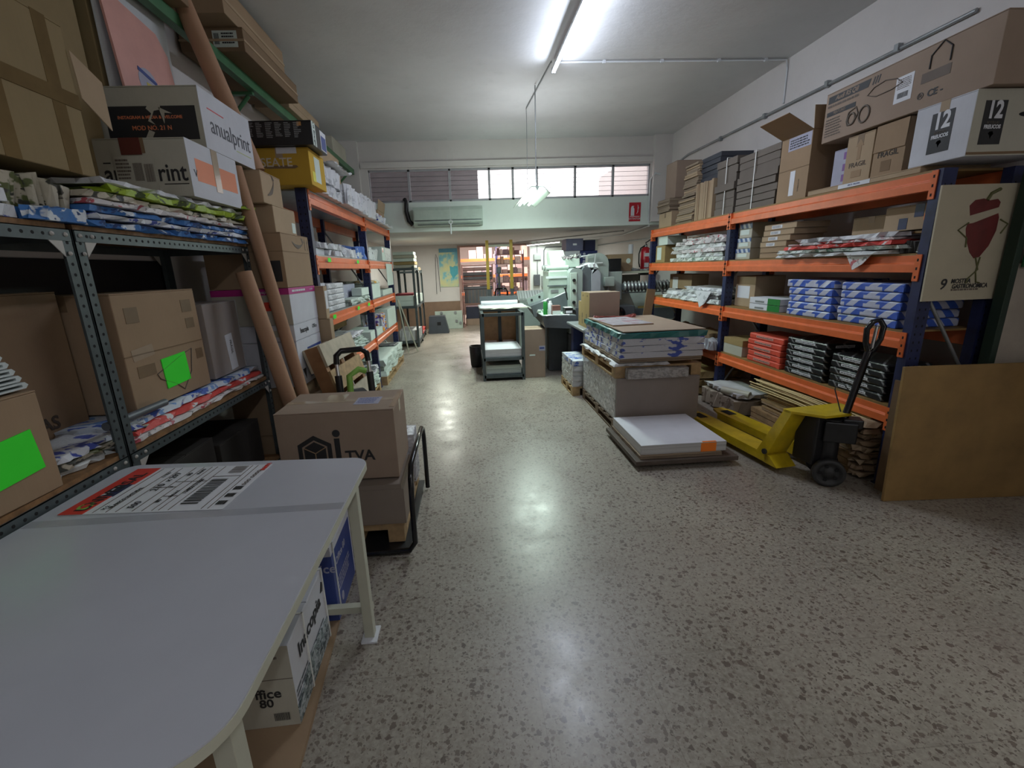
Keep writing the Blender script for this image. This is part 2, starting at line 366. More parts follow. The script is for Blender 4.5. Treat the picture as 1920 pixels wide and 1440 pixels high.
def barcode(par, size, face, rect, m, name='barcode', seed=2, vertical=False, t=.003):
    O, U, V, N, W, H = face_frame(size, face); O, U, V, N = map(Vector, (O, U, V, N)); u0, v0, u1, v1 = rect; r = random.Random(seed); b = B(); k = 0.
    while k < 1:
        e = min(1, k+.012+.03*r.random())
        q = ((u0+(u1-u0)*k, v0), (u0+(u1-u0)*e, v0), (u0+(u1-u0)*e, v1), (u0+(u1-u0)*k, v1)) if not vertical else ((u0, v0+(v1-v0)*k), (u1, v0+(v1-v0)*k), (u1, v0+(v1-v0)*e), (u0, v0+(v1-v0)*e))
        b.add([O+U*(a*W)+V*(c*H)+N*t for a, c in q], [(0, 1, 2, 3)], m); k = e+.012+.025*r.random()
    return b.build(name, par)
def carton(label, loc, size, m=None, rz=0, tape=TAPE, axis='x', group=None, name='cardboard_box', cat='box', tape_faces=True, rot=None, lid=0, openflaps=None):
    """closed carton: body with two top flaps meeting at a seam, tape over the seam; lid>0: telescoping lid of that height"""
    m = m or CARD; w, d, h = size; o = thing(name, label, cat, loc, rz, group, rot); o_size = size
    b = B(); g = .004
    if openflaps:
        t = .006
        b.box(-w/2, w/2, -d/2, d/2, 0, t, m); b.box(-w/2, -w/2+t, -d/2, d/2, t, h, m); b.box(w/2-t, w/2, -d/2, d/2, t, h, m)
        b.box(-w/2+t, w/2-t, -d/2, -d/2+t, t, h, m); b.box(-w/2+t, w/2-t, d/2-t, d/2, t, h, m); b.build('body', o)
        for f, ang in openflaps:
            fb = B(); L = (w if f[0] == 'x' else d)*.48
            if f == 'x-': M_ = Matrix.Translation((-w/2, 0, h)) @ Matrix.Rotation(radians(-ang), 4, 'Y'); fb.box(-.005, 0, -d/2, d/2, 0, L, m, M_)
            if f == 'x+': M_ = Matrix.Translation((w/2, 0, h)) @ Matrix.Rotation(radians(ang), 4, 'Y'); fb.box(0, .005, -d/2, d/2, 0, L, m, M_)
            if f == 'y-': M_ = Matrix.Translation((0, -d/2, h)) @ Matrix.Rotation(radians(ang), 4, 'X'); fb.box(-w/2, w/2, -.005, 0, 0, L, m, M_)
            if f == 'y+': M_ = Matrix.Translation((0, d/2, h)) @ Matrix.Rotation(radians(-ang), 4, 'X'); fb.box(-w/2, w/2, 0, .005, 0, L, m, M_)
            fb.build('flap', o)
        return o
    hb = h-.006
    b.box(-w/2, w/2, -d/2, d/2, 0, hb if not lid else h-.01, m)
    b.build('body', o, .004)
    if lid:
        L = B(); L.box(-w/2-.004, w/2+.004, -d/2-.004, d/2+.004, h-lid, h, m); L.build('lid', o, .004)
        return o
    fl = B()
    if axis == 'x': fl.box(-w/2, w/2, -d/2, -g/2, hb, h, m); fl.box(-w/2, w/2, g/2, d/2, hb, h, m)
    else: fl.box(-w/2, -g/2, -d/2, d/2, hb, h, m); fl.box(g/2, w/2, -d/2, d/2, hb, h, m)
    fl.build('top_flaps', o, .002)
    if tape:
        T = B(); tw = .026; e = .001; dr = min(.07, h*.35)
        if axis == 'x':
            T.box(-w/2-e, w/2+e, -tw, tw, h, h+e, tape)
            for sx in (-1, 1): T.box(sx*(w/2), sx*(w/2+e), -tw, tw, h-dr, h+e, tape)
        else:
            T.box(-tw, tw, -d/2-e, d/2+e, h, h+e, tape)
            for sx in (-1, 1): T.box(-tw, tw, sx*(d/2), sx*(d/2+e), h-dr, h+e, tape)
        T.build('tape', o)
    return o
# ================================================================== the setting
XL, XR, YB, YF, ZC, YW, ZS = -2.0, 3.45, -3.2, 12.0, 3.5, 7.9, 2.13
b = B(); b.box(XL-.1, XR+.1, YB-.1, 17.2, -.08, 0, TERR); struct(b.build('floor'))
b = B(); b.box(XL-.1, XR+.1, YB-.1, YW, ZC, ZC+.12, CEIL); struct(b.build('ceiling'))
b = B(); b.box(XL-.15, XL, YB-.1, YF, 0, ZC+.1, WALL); struct(b.build('wall_left'))
b = B(); b.box(XR, XR+.15, YB-.1, YF, 0, ZC+.1, WALL); struct(b.build('wall_right'))
b = B(); b.box(XL-.1, XR+.1, YB-.25, YB-.1, 0, ZC+.1, WALL); struct(b.build('wall_rear'))
# wall with the strip window above the low room
WY0, WY1, WX0, WX1, WZ0, WZ1 = YW, YW+.16, -1.50, 3.14, 2.59, 3.09
b = B(); b.box(XL, XR, WY0, WY1, ZS, WZ0, WALLG); b.box(XL, XR, WY0, WY1, WZ1, ZC, WALL); b.box(XL, WX0, WY0, WY1, WZ0, WZ1, WALL); b.box(WX1, XR, WY0, WY1, WZ0, WZ1, WALL)
struct(b.build('wall_window_side'))
b = B(); b.box(3.16, XR, YW-.10, YW, WZ0-.42, ZC, WALL); struct(b.build('trim_1'))      # shallow pier
b = B(); b.box(XL, -1.62, YW-.08, YW, ZS, ZC, WALL); struct(b.build('trim_2'))
b = B(); b.box(-1.6, 3.16, YW-.05, YW, WZ1+.02, WZ1+.10, WALL); struct(b.build('trim_3'))
b = B(); b.box(XL-.1, XR+.1, YW+.16, YF+.1, ZS, ZS+.10, CEIL); struct(b.build('ceiling_low_room'))
# window: frame, mullions and louvre panes
b = B(); fy0, fy1 = YW+.03, YW+.075
mull = [-1.50, -.86, -.20, .45, .84, 1.24, 1.88, 2.52, 3.14]
FR = plain('window_frame_paint', (.36, .36, .39), .5, var=.06)
b.box(WX0, WX1, fy0, fy1, WZ0, WZ0+.03, FR); b.box(WX0, WX1, fy0, fy1, WZ1-.03, WZ1, FR)
for x in mull: b.box(x-.018, x+.018, fy0, fy1, WZ0, WZ1, FR)
win = struct(b.build('window_1'))
for i in range(len(mull)-1):
    g = B(); x0, x1 = mull[i]+.018, mull[i+1]-.018
    for k in range(6):
        z = WZ0+.035+k*.072; M_ = Matrix.Translation(((x0+x1)/2, YW+.053, z)) @ Matrix.Rotation(radians(-12), 4, 'X')
        g.box(-(x1-x0)/2, (x1-x0)/2, -.002, .002, 0, .07, GLASS, M_)
        g.box(-(x1-x0)/2, (x1-x0)/2, -.003, .003, -.002, .002, MACHD, M_)
    p = g.build('pane', win); p['kind'] = 'structure'
# yard outside: dark shed wall and roof on the left, open sky on the right
SHED = plain('shed_wall', (.16, .15, .16), .8, var=.15, scale=2); REDT = plain('red_tile', (.30, .08, .06), .8, var=.2)
b = B(); b.box(-3.5, .35, 10.6, 10.8, 2.3, 4.6, SHED); struct(b.build('wall_yard'))
b = B(); b.box(-3.5, .6, 8.25, 10.9, 3.9, 4.0, SHED); struct(b.build('roof_yard'))
b = B(); b.box(XL, XR, YW+.2, 10.5, ZS+.12, ZS+.34, plain('roof_gravel', (.42, .30, .28), .9, var=.2, scale=12)); struct(b.build('roof_low_room'))
b = B()
for k in range(60):
    x = -1.45+k*.077; b.lathe([(.045, 0), (.05, .012), (.04, .02)], REDT, Matrix.Translation((x, YW+.27, WZ0-.02+.01*rnd.random())), 8)
b.box(-1.5, 3.15, YW+.2, YW+.33, WZ0-.12, WZ0-.02, REDT)
tag(b.build('roof_tile_edge'), 'ragged red tile edge seen behind the strip window sill', 'roof edge')
# far wall of the low room with the opening to the next room
b = B(); b.box(XL, -.16, YF, YF+.15, 0, ZS, WALL); b.box(1.68, XR, YF, YF+.15, 0, ZS, WALLG); b.box(-.16, 1.68, YF, YF+.15, 2.06, ZS, WALL); struct(b.build('wall_far'))
b = B(); b.box(-.20, -.14, YF-.04, YF+.17, 0, 2.09, PINKT := plain('opening_edge', (.40, .25, .22), .6, var=.1)); b.box(-.2, 1.72, YF-.02, YF+.17, 2.05, 2.09, PINKT); struct(b.build('trim_4'))
FW = plaster('far_room_plaster', (.60, .52, .48), .1)
b = B(); b.box(-1.6, 3.2, 17.0, 17.1, 0, 3, FW); b.box(-1.7, -1.6, YF+.15, 17, 0, 3, FW); b.box(3.2, 3.3, YF+.15, 17, 0, 3, FW); b.box(-1.7, 3.3, YF+.15, 17.1, 2.95, 3.05, FW)
b.box(-1.7, 3.3, YF+.15, YF+.2, ZS, 3.0, FW)
struct(b.build('wall_far_room'))
b = B(); b.box(XL-.3, XR+.3, YF+.1, YF+.16, ZS, 3.1, WALL); struct(b.build('wall_above_low_room'))
b = B()
b.box(XL+.001, -.2, YF-.012, YF-.002, 0, .70, plain('brown_dado', (.24, .15, .10), .6, var=.06)); struct(b.build('trim_5'))

# ------------------------------------------------------------------ lamps
def batten(label, p0, p1, w=.03, s=18, col=(.80, .88, 1.0), housing=True, name='led_batten_lamp', hang=0):
    p0, p1 = Vector(p0), Vector(p1); c = (p0+p1)/2; o = thing(name, label, 'lamp', c)
    b = B(); b.tube([p0-c, p1-c], w/2, emit(name+'_glow%d' % len(MATS), col, s), 12); b.build('tube', o)
    b = B(); d = (p1-p0).normalized(); n_ = Vector((0, 0, w/2+.004)); a = p0-c-d*.03; e = p1-c+d*.03; sx = d.cross(Vector((0, 0, 1)))*.022
    b.quad(a-sx+n_, e-sx+n_, e+sx+n_, a+sx+n_, WHITE, -.022)
    for q in (a, e): b.box(q.x-.02, q.x+.02, q.y-.014, q.y+.014, q.z-w/2, q.z+w/2+.02, WHITE)
    b.build('housing', o); return o
batten('long bluish white LED batten glowing on the main ceiling', (.98, 5.08, 3.40), (.985, 3.58, 3.40), .034, 16)
batten('assumed pale LED batten on the ceiling behind the photographer', (.9, -2.3, 3.42), (.9, -.9, 3.42), .034, 3, (.92, .95, 1))  # assumed lamp out of view, added for the light from behind
batten('white fluorescent tube under the low ceiling above the grey press', (1.60, 12.0-.1, 2.04), (2.2, 10.75, 2.04), .035, 9, (.95, 1, .97))
# hanging twin fixture
hf = thing('hanging_fluorescent_lamp', 'twin tube fluorescent lamp with splayed reflector hanging on two wires', 'lamp', (.86, 6.1, 2.36), 0)
b = B(); b.prism([(-.15, -.045), (-.155, -.045), (-.07, .035), (.07, .035), (.155, -.045), (.15, -.045), (.065, .028), (.022, .028), (0, -.02), (-.022, .028), (-.065, .028)], 'y', -.62, .62, MACHL); b.build('reflector', hf)
TUB = emit('fluorescent_glow', (.86, 1, .93), 14)
for x in (-.065, .065): b = B(); b.tube([(x, -.59, -.012), (x, .59, -.012)], .015, TUB, 10); b.build('tube', hf)
b = B(); b.tube([(.02, -.40, .03), (.02, -.40, .62), (.02, -.40, 1.13)], .006, GALV, 6); b.build('wire', hf)
b = B(); b.tube([(.02, .35, .03), (.02, .35, 1.13)], .004, GALV, 6); b.build('wire', hf)
b = B(); b.tube([(.02, -.52, .04), (.02, -.40, .13), (.02, -.28, .04)], .004, GALV, 6); b.build('hanger_bow', hf)

def conduit(name, label, paths, r=.011, m=GALV, clips=()):
    o = thing(name, label, 'conduit', paths[0][0]); q = Vector(paths[0][0])
    b = B()
    for p in paths: b.tube([Vector(x)-q for x in p], r, m, 8)
    b.build('pipe', o)
    for c_ in clips: b = B(); c_ = Vector(c_)-q; b.box(c_.x-r*1.7, c_.x+r*1.7, c_.y-r*1.2, c_.y+r*1.2, c_.z-r*1.7, c_.z+r*1.7, m); b.build('clip', o)
    return o
conduit('ceiling_conduit', 'thin pipe crossing the main ceiling from the batten to the right wall', [[(.99, 5.12, 3.487), (3.42, 5.12, 3.487), (3.44, 5.12, 3.40), (3.44, 5.12, 3.08)]], .009, WHITE, [(x, 5.12, 3.487) for x in (1.5, 2.1, 2.7, 3.2)])
conduit('ceiling_cable', 'thin cable running along the ceiling from the batten to the hanging lamp', [[(.96, 5.12, 3.488), (.88, 6.45, 3.488)]], .007, GALV)
conduit('wall_conduit', 'grey pipe running along the top of the right wall', [[(3.435, 7.75, 2.75), (3.435, 7.55, 3.02), (3.435, 7.2, 3.06), (3.435, 3.25, 3.03)]], .015, GALV, [(3.435, y, 3.045) for y in (6.3, 5.4, 4.5, 3.8)])
conduit('window_side_conduit', 'white pipe bending down the pier right of the strip window', [[(3.26, YW-.12, 2.90), (3.18, YW-.12, 2.92), (3.14, YW-.015, 2.84), (3.14, YW-.02, 2.2), (3.17, YW+.03, 2.118)], [(3.17, YW+.03, 2.112), (3.42, 10.0, 2.10), (2.3, 11.96, 2.11)]], .014, WHITE)
conduit('low_ceiling_conduit', 'dark pipe running under the low ceiling beside its fluorescent tube', [[(3.435, 8.2, 1.93), (3.435, 11.9, 1.98)], [(3.1, 9, 2.115), (1.3, 11.9, 2.115)]], .012, GALV)
# air conditioner on the soffit wall
ac = thing('air_conditioner', 'long greenish white air conditioner mounted below the strip window', 'air conditioner', (-.25, YW, 2.20))
S = (1.12, .2, .29); b = B(); b.prism([(0, .0), (-.13, .0), (-.19, .05), (-.20, .24), (-.17, .29), (0, .29)], 'x', -.56, .56, MACHL); b.build('body', ac, .004)
b = B(); b.box(-.54, .54, -.203, -.19, .075, .085, MACHD); b.box(-.5, .5, -.175, -.15, .015, .022, MACHD); b.build('air_slot', ac)
b = B(); b.box(-.545, .545, -.207, -.2, .09, .235, MACHL); b.build('front_panel', ac, .003)
conduit('refrigerant_hose', 'dark bent hose rising from the air conditioner to the window', [[(-.84, YW-.03, 2.24), (-.90, YW-.05, 2.30), (-.93, YW-.05, 2.45), (-.92, YW-.04, 2.60), (-.95, YW-.02, 2.64)]], .035, BLACK)
hk = thing('ceiling_hook', 'white ring and rod hanging in front of the air conditioner', 'hook', (-.21, 7.5, 2.02))
b = B(); b.tube([(.028*cos(a*pi/6), 0, .21+.028*sin(a*pi/6)) for a in range(12)], .008, WHITE, 8, True); b.build('ring', hk)
b = B(); b.cyl((0, 0, .18), (0, 0, .03), .011, WHITE); b.build('rod', hk)
b = B(); b.tube([(0, 0, .238), (0, .2, .8), (0, .25, 1.48)], .002, WHITE, 5); b.build('cord', hk)
# extinguisher sign
sg = thing('extinguisher_sign', 'red fire extinguisher sign with white pictogram on the soffit wall', 'sign', (2.9, YW-.004, 2.19)); S = (.2, .006, .3)
b = B(); b.box(-.1, .1, -.003, .003, 0, .3, RED); b.build('panel', sg)
decal(sg, S, 'y-', (.15, .30, .45, .82), PAPER, 'extinguisher_symbol', poly=[(-1, -1), (1, -1), (1, .4), (.4, .75), (.9, 1), (-.5, 1), (-1, .6)])
b = B()
for k in range(4): b.tube([(.03+.012*k, -.005, .12+.028*k), (.055, -.005, .155+.026*k), (.045, -.005, .175+.028*k)], .004, PAPER, 5)
b.build('flame_symbol', sg)
decal(sg, S, 'y-', (.08, .24, .92, .27), PAPER, 'rule'); text(sg, S, 'y-', 'EXTINTOR', .5, .13, .042, PAPER)
# ================================================================== racks
def longspan(label, xf, xr, ys, tops, side, deck=MDF, skip=(), braces=True, lip=None):
    """orange and navy long span shelving; xf front plane, xr rear plane, side=+1 when the front looks towards +x"""
    o = thing('long_span_rack', label, 'rack', ((xf+xr)/2, (ys[0]+ys[-1])/2, 0)); q = Vector(o.location); H = max(tops)+.01
    s = side; pw = .06
    for y in ys:
        for x0, x1 in ((xf, xf-s*.085), (xr, xr+s*.085)):
            b = B(); a, c = min(x0, x1), max(x0, x1)
            b.box(a-q.x, c-q.x, y-pw/2-q.y, y+pw/2-q.y, 0, H, NAVY); b.box(a-q.x-.01, c-q.x+.01, y-pw/2-.01-q.y, y+pw/2+.01-q.y, 0, .008, NAVY)
            k = .06
            while k < H-.05:
                for dx in (.022, .06): b.box(a-q.x+dx-.004, a-q.x+dx+.004, y-pw/2-.0008-q.y, y-pw/2-q.y, k, k+.014, HOLE)
                k += .05
            b.build('post', o)
        b = B(); zz = [.15, .72, 1.28, H-.12]; xa, xb = xf-s*.06-q.x, xr+s*.06-q.x
        if braces:
            for i in range(3):
                p0, p1 = (xb, xa) if i % 2 else (xa, xb); b.tube([(p0, y-q.y, zz[i]), (p1, y-q.y, zz[i+1])], .011, GALV, 6)
            b.tube([(xa, y-q.y, .12), (xb, y-q.y, .12)], .011, GALV, 6); b.build('brace', o)
    for i in range(len(ys)-1):
        for j, z in enumerate(tops):
            if (i, j) in skip: continue
            y0, y1 = ys[i]+pw/2, ys[i+1]-pw/2
            for X, sg_ in ((xf, s), (xr, -s)):
                b = B(); x0 = X-q.x; t = sg_
                prof = [(x0+t*.004, z-.10), (x0+t*.004, z-.052), (x0-t*.012, z-.042), (x0-t*.012, z), (x0-t*.05, z), (x0-t*.05, z-.10)]
                b.prism(prof, 'y', y0-q.y, y1-q.y, ORANGE); b.build('beam', o, .0015)
                for yy in (y0, y1):
                    sg2 = -1 if yy == y0 else 1
                    c = B(); c.box(x0-t*.05, x0+t*.006, yy+sg2*.002-q.y-.0025, yy+sg2*.002-q.y+.0025, z-.15, z+.005, ORANGE)
                    c.box(x0+t*.001, x0+t*.007, yy-q.y-(.0 if sg2 > 0 else .036), yy-q.y+(.036 if sg2 > 0 else 0), z-.15, z+.005, ORANGE)
                    for k in range(3): c.box(x0+t*.0065, x0+t*.0078, yy+sg2*.018-.005-q.y, yy+sg2*.018+.005-q.y, z-.135+k*.05, z-.119+k*.05, HOLE)
                    c.build('beam_bracket', o)
            a, c = sorted((xf-s*.013, xr+s*.013)); b = B(); b.box(a-q.x, c-q.x, y0-q.y, y1-q.y, z, z+.012, deck); b.build('shelf_panel', o)
    return o
T1, T2, T3, T4 = 1.945, 1.485, 1.02, .53; DK = .0125
D1, D2, D3, D4 = T1+DK, T2+DK, T3+DK, T4+DK
longspan('orange and navy long span rack along the right wall, loaded on five levels', 2.69, 3.2, [2.58, 4.64, 6.62], [T4, T3, T2, T1], -1, MDF)

def at(x0, x1, y0, y1, z): return ((x0+x1)/2, (y0+y1)/2, z), (x1-x0, y1-y0)
def ctn(label, x0, x1, y0, y1, z0, z1, m=None, **k):
    return carton(label, ((x0+x1)/2, (y0+y1)/2, z0), (x1-x0, y1-y0, z1-z0), m, **k), (x1-x0, y1-y0, z1-z0)
# -- top of the right rack
o = carton('open brown carton with a raised flap beside the strapped grey bundles', (2.98, 3.84, D1), (.50, .35, .50), CARD, openflaps=(('x-', 62), ('y-', -6)))
S = (.50, .35, .50)
decal(o, S, 'x-', (0, .485, 1, .495), CARDD, 'seam'); decal(o, S, 'x-', (.25, .78, .98, .98), LILAC, 'label'); textblock(o, S, 'x-', (.3, .8, .95, .95), INK, 4, seed=4); decal(o, S, 'x-', (.42, .08, .58, .46), PAPER, 'tape'); text(o, S, 'x-', 'DR WIREEAN', .72, .22, .016, FADED, rot=-pi/2)
o, S = ctn('flat tan carton lying under the upright fragile boxes on the rack top', 2.70, 3.14, 2.70, 3.60, D1, D1+.035, CARDL, tape=None); decal(o, S, 'x-', (.33, .1, .62, .85), PAPER, 'label'); text(o, S, 'x-', 'ARCO  PALOMA', .48, .5, .014, INKB)
Zf = D1+.036
o, S = ctn('tan carton marked fragile with an up arrow, under the long toy car box', 2.76, 3.10, 3.125, 3.345, Zf, 2.305, CARDL)
text(o, S, 'x-', 'FRAGIL', .5, .38, .045, FADED); decal(o, S, 'x-', (.35, .48, .65, .90), CARD, 'arrow_mark', poly=[(-.45, -1), (.45, -1), (.45, .3), (1, .3), (0, 1), (-1, .3), (-.45, .3)])
decal(o, S, 'x-', (.30, .12, .68, .26), CARD, 'glass_mark')
o = carton('tan carton marked fragile with its aisle flap open, next to the white wine carton', (2.93, 3.0, Zf), (.34, .225, .32), CARD, openflaps=(('x-', 178),)); S = (.34, .225, .32)
text(o, S, 'x-', 'FRAGIL', .48, .42, .046, INK); decal(o, S, 'x-', (.25, .56, .82, .74), LILAC, 'label'); textblock(o, S, 'x-', (.28, .58, .8, .72), INKB, 3, seed=9); decal(o, S, 'x-', (.30, .10, .62, .30), CARDD, 'glass_mark')
o, S = ctn('white and violet carton behind the fragile boxes on the rack top', 2.82, 3.12, 3.36, 3.53, Zf, 2.26, LILAC, tape=None)
for v in (.15, .42, .72): decal(o, S, 'x-', (.55, v, .85, v+.18), plain('violet_ink', (.22, .10, .30), .5), 'handling_mark')
o, S = ctn('white wine carton with a black number panel on both faces, on the rack end', 2.71, 3.24, 2.47, 2.795, D1+.037, 2.315, WHITEC, axis='x', tape=TAPEC)
for f, u, su in (('x-', .50, 1), ('y-', .22, .62)):
    decal(o, S, f, (u-.19*su, .17, u+.19*su, .83), INK, 'number_panel'); text(o, S, f, '12', u, .68, .12*(1 if f == 'x-' else .95), PAPER, bold=.004, squeeze=.78); text(o, S, f, 'BOTELLAS', u, .50, .018, CARDG, squeeze=.85); text(o, S, f, 'FREUCOS', u, .435, .026, PAPER, bold=.001, squeeze=.85)
    decal(o, S, f, (u-.05*su, .25, u+.05*su, .37), PAPER, 'flame_mark', poly=[(0, -1), (.4, -.2), (1, .3), (.5, 1), (-.5, .9), (-1, .3), (-.5, .2), (-.3, -.2)])
decal(o, S, 'y-', (0, 0, 1, 1), CREAMC, 'cream_face', t=.0006)
decal(o, S, 'y-', (.48, .58, .68, .66), HOLE, 'hand_hole', poly=[(cos(a*pi/8)*1, sin(a*pi/8)) for a in range(16)])
decal(o, S, 'y-', (0, .02, 1, .06), CARDD, 'bottom_edge')
o, S = ctn('long brown toy car carton lying on top of the right rack', 2.74, 3.24, 2.43, 3.58, 2.322, 2.655, CARDP, axis='y', tape=TAPEC)
decal(o, S, 'x-', (.02, .78, .33, .92), INK, 'title_panel', poly=[(-1, -1), (.9, -1), (1, 1), (-1, 1)]); text(o, S, 'x-', 'Audi RS Q8', .16, .85, .04, CARDP, bold=.001, shear=.3)
for k in range(3): decal(o, S, 'x-', (.345+k*.017, .78, .353+k*.017, .92), INK, 'slanted_bar', rot=-.3)
textblock(o, S, 'x-', (.02, .68, .26, .76), FADED, 1, seed=2); decal(o, S, 'x-', (.02, .52, .24, .61), INK, 'subtitle_panel'); text(o, S, 'x-', 'FEATURES', .12, .565, .024, CARDP); textblock(o, S, 'x-', (.02, .10, .15, .48), FADED, 7, seed=3)
b = B()   # line drawing of the toy car and wheel
O_ = Vector((-S[0]/2-.003, 0, 0)); YZ = lambda u, v: (O_.x, S[1]/2-u*S[1], v*S[2])
for c_, r_ in ((.225, .030), (.315, .042)): b.tube([(O_.x, S[1]/2-c_*S[1]+r_*cos(a*pi/8), .30*S[2]+r_*1.2*sin(a*pi/8)) for a in range(16)], .006, CARDG, 5, True)
b.tube([YZ(.19, .28), YZ(.20, .45), YZ(.25, .50), YZ(.27, .36), YZ(.24, .2), YZ(.20, .2)], .005, CARDG, 5, True)
b.tube([YZ(.32, .62), YZ(.36, .72), YZ(.43, .76), YZ(.50, .70), YZ(.54, .60), YZ(.48, .55), YZ(.38, .54)], .003, FADED, 5, True)
b.build('car_drawing', o)
decal(o, S, 'x-', (.50, .26, .60, .70), PAPER, 'label'); barcode(o, S, 'x-', (.52, .33, .58, .42), INK); textblock(o, S, 'x-', (.51, .48, .59, .66), FADED, 6, seed=5)
b = B(); b.tube([YZ(.68, .62), YZ(.68, .82), YZ(.735, .98), YZ(.78, .84), YZ(.78, .62)], .004, INK, 5); b.build('house_mark', o)
decal(o, S, 'x-', (.645, .42, .79, .58), FADED, 'symbol_panel'); text(o, S, 'x-', 'CE -', .73, .22, .05, INK, bold=.001); text(o, S, 'x-', '®', .655, .22, .05, INK)

def sheet_stack(label, x0, x1, y0, y1, z0, z1, lay, n, m, name='flattened_box_bundle', cat='cardboard bundle', straps=(), jit=.012, seed=0, edge=None, group=None, lean=0):
    o = thing(name, label, cat, ((x0+x1)/2, (y0+y1)/2, z0), 0, group); q = Vector(o.location); r = random.Random(seed)
    b = B()
    for i in range(n):
        a, c = i/n, (i+.86)/n; j1, j2 = (r.random()-.5)*jit, (r.random()-.5)*jit; ln = lean*i/n; mm = edge if (edge and r.random() < .5) else m
        if lay == 'z': b.box(x0-q.x+j1, x1-q.x+j1*.5, y0-q.y+j2+ln, y1-q.y-j2*.5+ln, (z1-z0)*a, (z1-z0)*c, mm)
        if lay == 'y': b.box(x0-q.x+j1, x1-q.x+j1, y0-q.y+(y1-y0)*a, y0-q.y+(y1-y0)*c, 0, z1-z0+j2, mm)
        if lay == 'x': b.box(x0-q.x+(x1-x0)*a, x0-q.x+(x1-x0)*c, y0-q.y+j1, y1-q.y+j1, 0, z1-z0+j2, mm)
    if lay == 'z': b.box(x0-q.x+.01, x1-q.x-.01, y0-q.y+.01+max(0, lean), y1-q.y-.01+min(0, lean), 0, (z1-z0)*.97, m)
    b.build('sheets', o)
    for s_ in straps:
        w = .006; y = y0-q.y+(y1-y0)*s_; b = B()
        b.box(x0-q.x-.009, x1-q.x+.009, y-w, y+w, z1-z0, z1-z0+.003, STRAP)
        for x in (x0-q.x-.011, x1-q.x+.009): b.box(x, x+.002, y-w, y+w, 0, z1-z0+.003, STRAP)
        b.build('strap', o)
    return o
sheet_stack('large strapped bundle of grey flattened cartons beside the open carton', 2.74, 3.16, 4.05, 4.64, D1, 2.47, 'z', 8, CARDG, straps=(.55,), seed=3, jit=.02)
sheet_stack('second strapped bundle of grey flattened cartons, between the large bundle and the upright ones', 2.74, 3.12, 4.69, 5.05, D1, 2.51, 'z', 7, CARDG, straps=(.45,), seed=5, jit=.025)
sheet_stack('bundle of flattened cartons standing on edge between the two kinds of piles', 2.74, 3.06, 5.10, 5.48, D1, 2.36, 'y', 9, CARD, seed=8, jit=.012, edge=CARDL)
sheet_stack('dark flattened cartons lying on the bundle that stands on edge', 2.80, 3.16, 5.10, 5.52, 2.372, 2.64, 'z', 5, plain('dark_blue_card', (.04, .045, .06), .6), seed=11, jit=.02)
sheet_stack('tall leaning pile of flattened cartons with light edges', 2.76, 3.14, 5.58, 6.0, D1, 2.25, 'z', 16, SHK, seed=13, jit=.03, edge=CARDL, lean=-.06, name='flattened_box_pile')
sheet_stack('upper pile of flattened cartons with light edges, leaning on the lower pile', 2.76, 3.14, 5.53, 5.86, 2.262, 2.62, 'z', 14, SHK, seed=14, jit=.03, edge=CARDL, lean=-.05, name='flattened_box_pile')
ctn('small tan carton with tape wrinkles at the far corner of the rack top', 2.75, 3.05, 6.13, 6.52, D1, 2.15, CARDL)
sheet_stack('short pile of flattened cartons on the small far corner carton', 2.75, 3.05, 6.22, 6.6, 2.162, 2.33, 'z', 8, SHK, seed=17, jit=.02, name='flattened_box_pile')
ctn('plain beige carton standing upright highest at the far end of the right rack', 2.86, 3.20, 6.30, 6.62, 2.34, 2.80, CARDP, tape=None)

# -- packets of crumpled wrapping: each one an object
def packet(label, x0, x1, y0, y1, z0, z1, m, seed, group=None, amp=.011, name='wrapping_paper_bundle', cat='paper bundle', edge=.05, m2=None, droop=.0, nx=9, ny=18, rz=0):
    cx, cy = (x0+x1)/2, (y0+y1)/2
    b = B(); b.crumple(x0-cx, x1-cx, y0-cy, y1-cy, 0, z1-z0, m, amp, seed, nx, ny, edge, m2, droop)
    return tag(b.build(name, None, 0, (cx, cy, z0), (0, 0, rz)), label, cat, group)
def heap(tuples, base, x0, x1, y0, y1, group, labels, **k):
    z = base
    for i, (h, m, dx0, dx1, dy0, dy1) in enumerate(tuples):
        packet(labels[i], x0+dx0, x1+dx1, y0+dy0, y1+dy1, z+.002, z+h+.003, m, 31*i+int(y0*10), group, **k); z += h
g1 = 'crumpled printed wrappings in the far bay, second level'
heap([(.045, NEWSGR, 0, 0, .0, -.02), (.05, NEWSG, .02, 0, .08, -.1), (.045, NEWSR, .0, 0, -.03, .0), (.05, NEWSG, .03, 0, .05, .04), (.05, NEWSR, .01, 0, .0, -.08), (.035, NEWSR, .05, 0, .1, -.2)],
     D2, 2.71, 3.14, 4.74, 5.98, g1, ['crumpled printed wrapping with a green corner at the bottom of the far bay heap', 'grey printed wrapping second from the bottom of the far bay heap', 'red speckled wrapping in the lower middle of the far bay heap', 'grey speckled wrapping in the upper middle of the far bay heap', 'red printed wrapping next to the top of the far bay heap', 'narrow red printed wrapping on top of the far bay heap'])
packet('loose brown kraft paper crumpled on top of the far bay heap', 2.75, 3.0, 5.1, 5.6, D2+.275, D2+.30, CARDP, 77, None, .03)
o, S = ctn('small white box standing on the tan paper box at the far end', 2.72, 2.98, 6.14, 6.42, 1.725, 1.84, PAPERG, tape=None)
o, S = ctn('small tan box with a taped paper sheet at the far end, second level', 2.72, 3.02, 6.2, 6.5, D2, 1.72, CARDO, tape=None); decal(o, S, 'x-', (.15, .15, .62, .9), PAPERG, 'sheet')
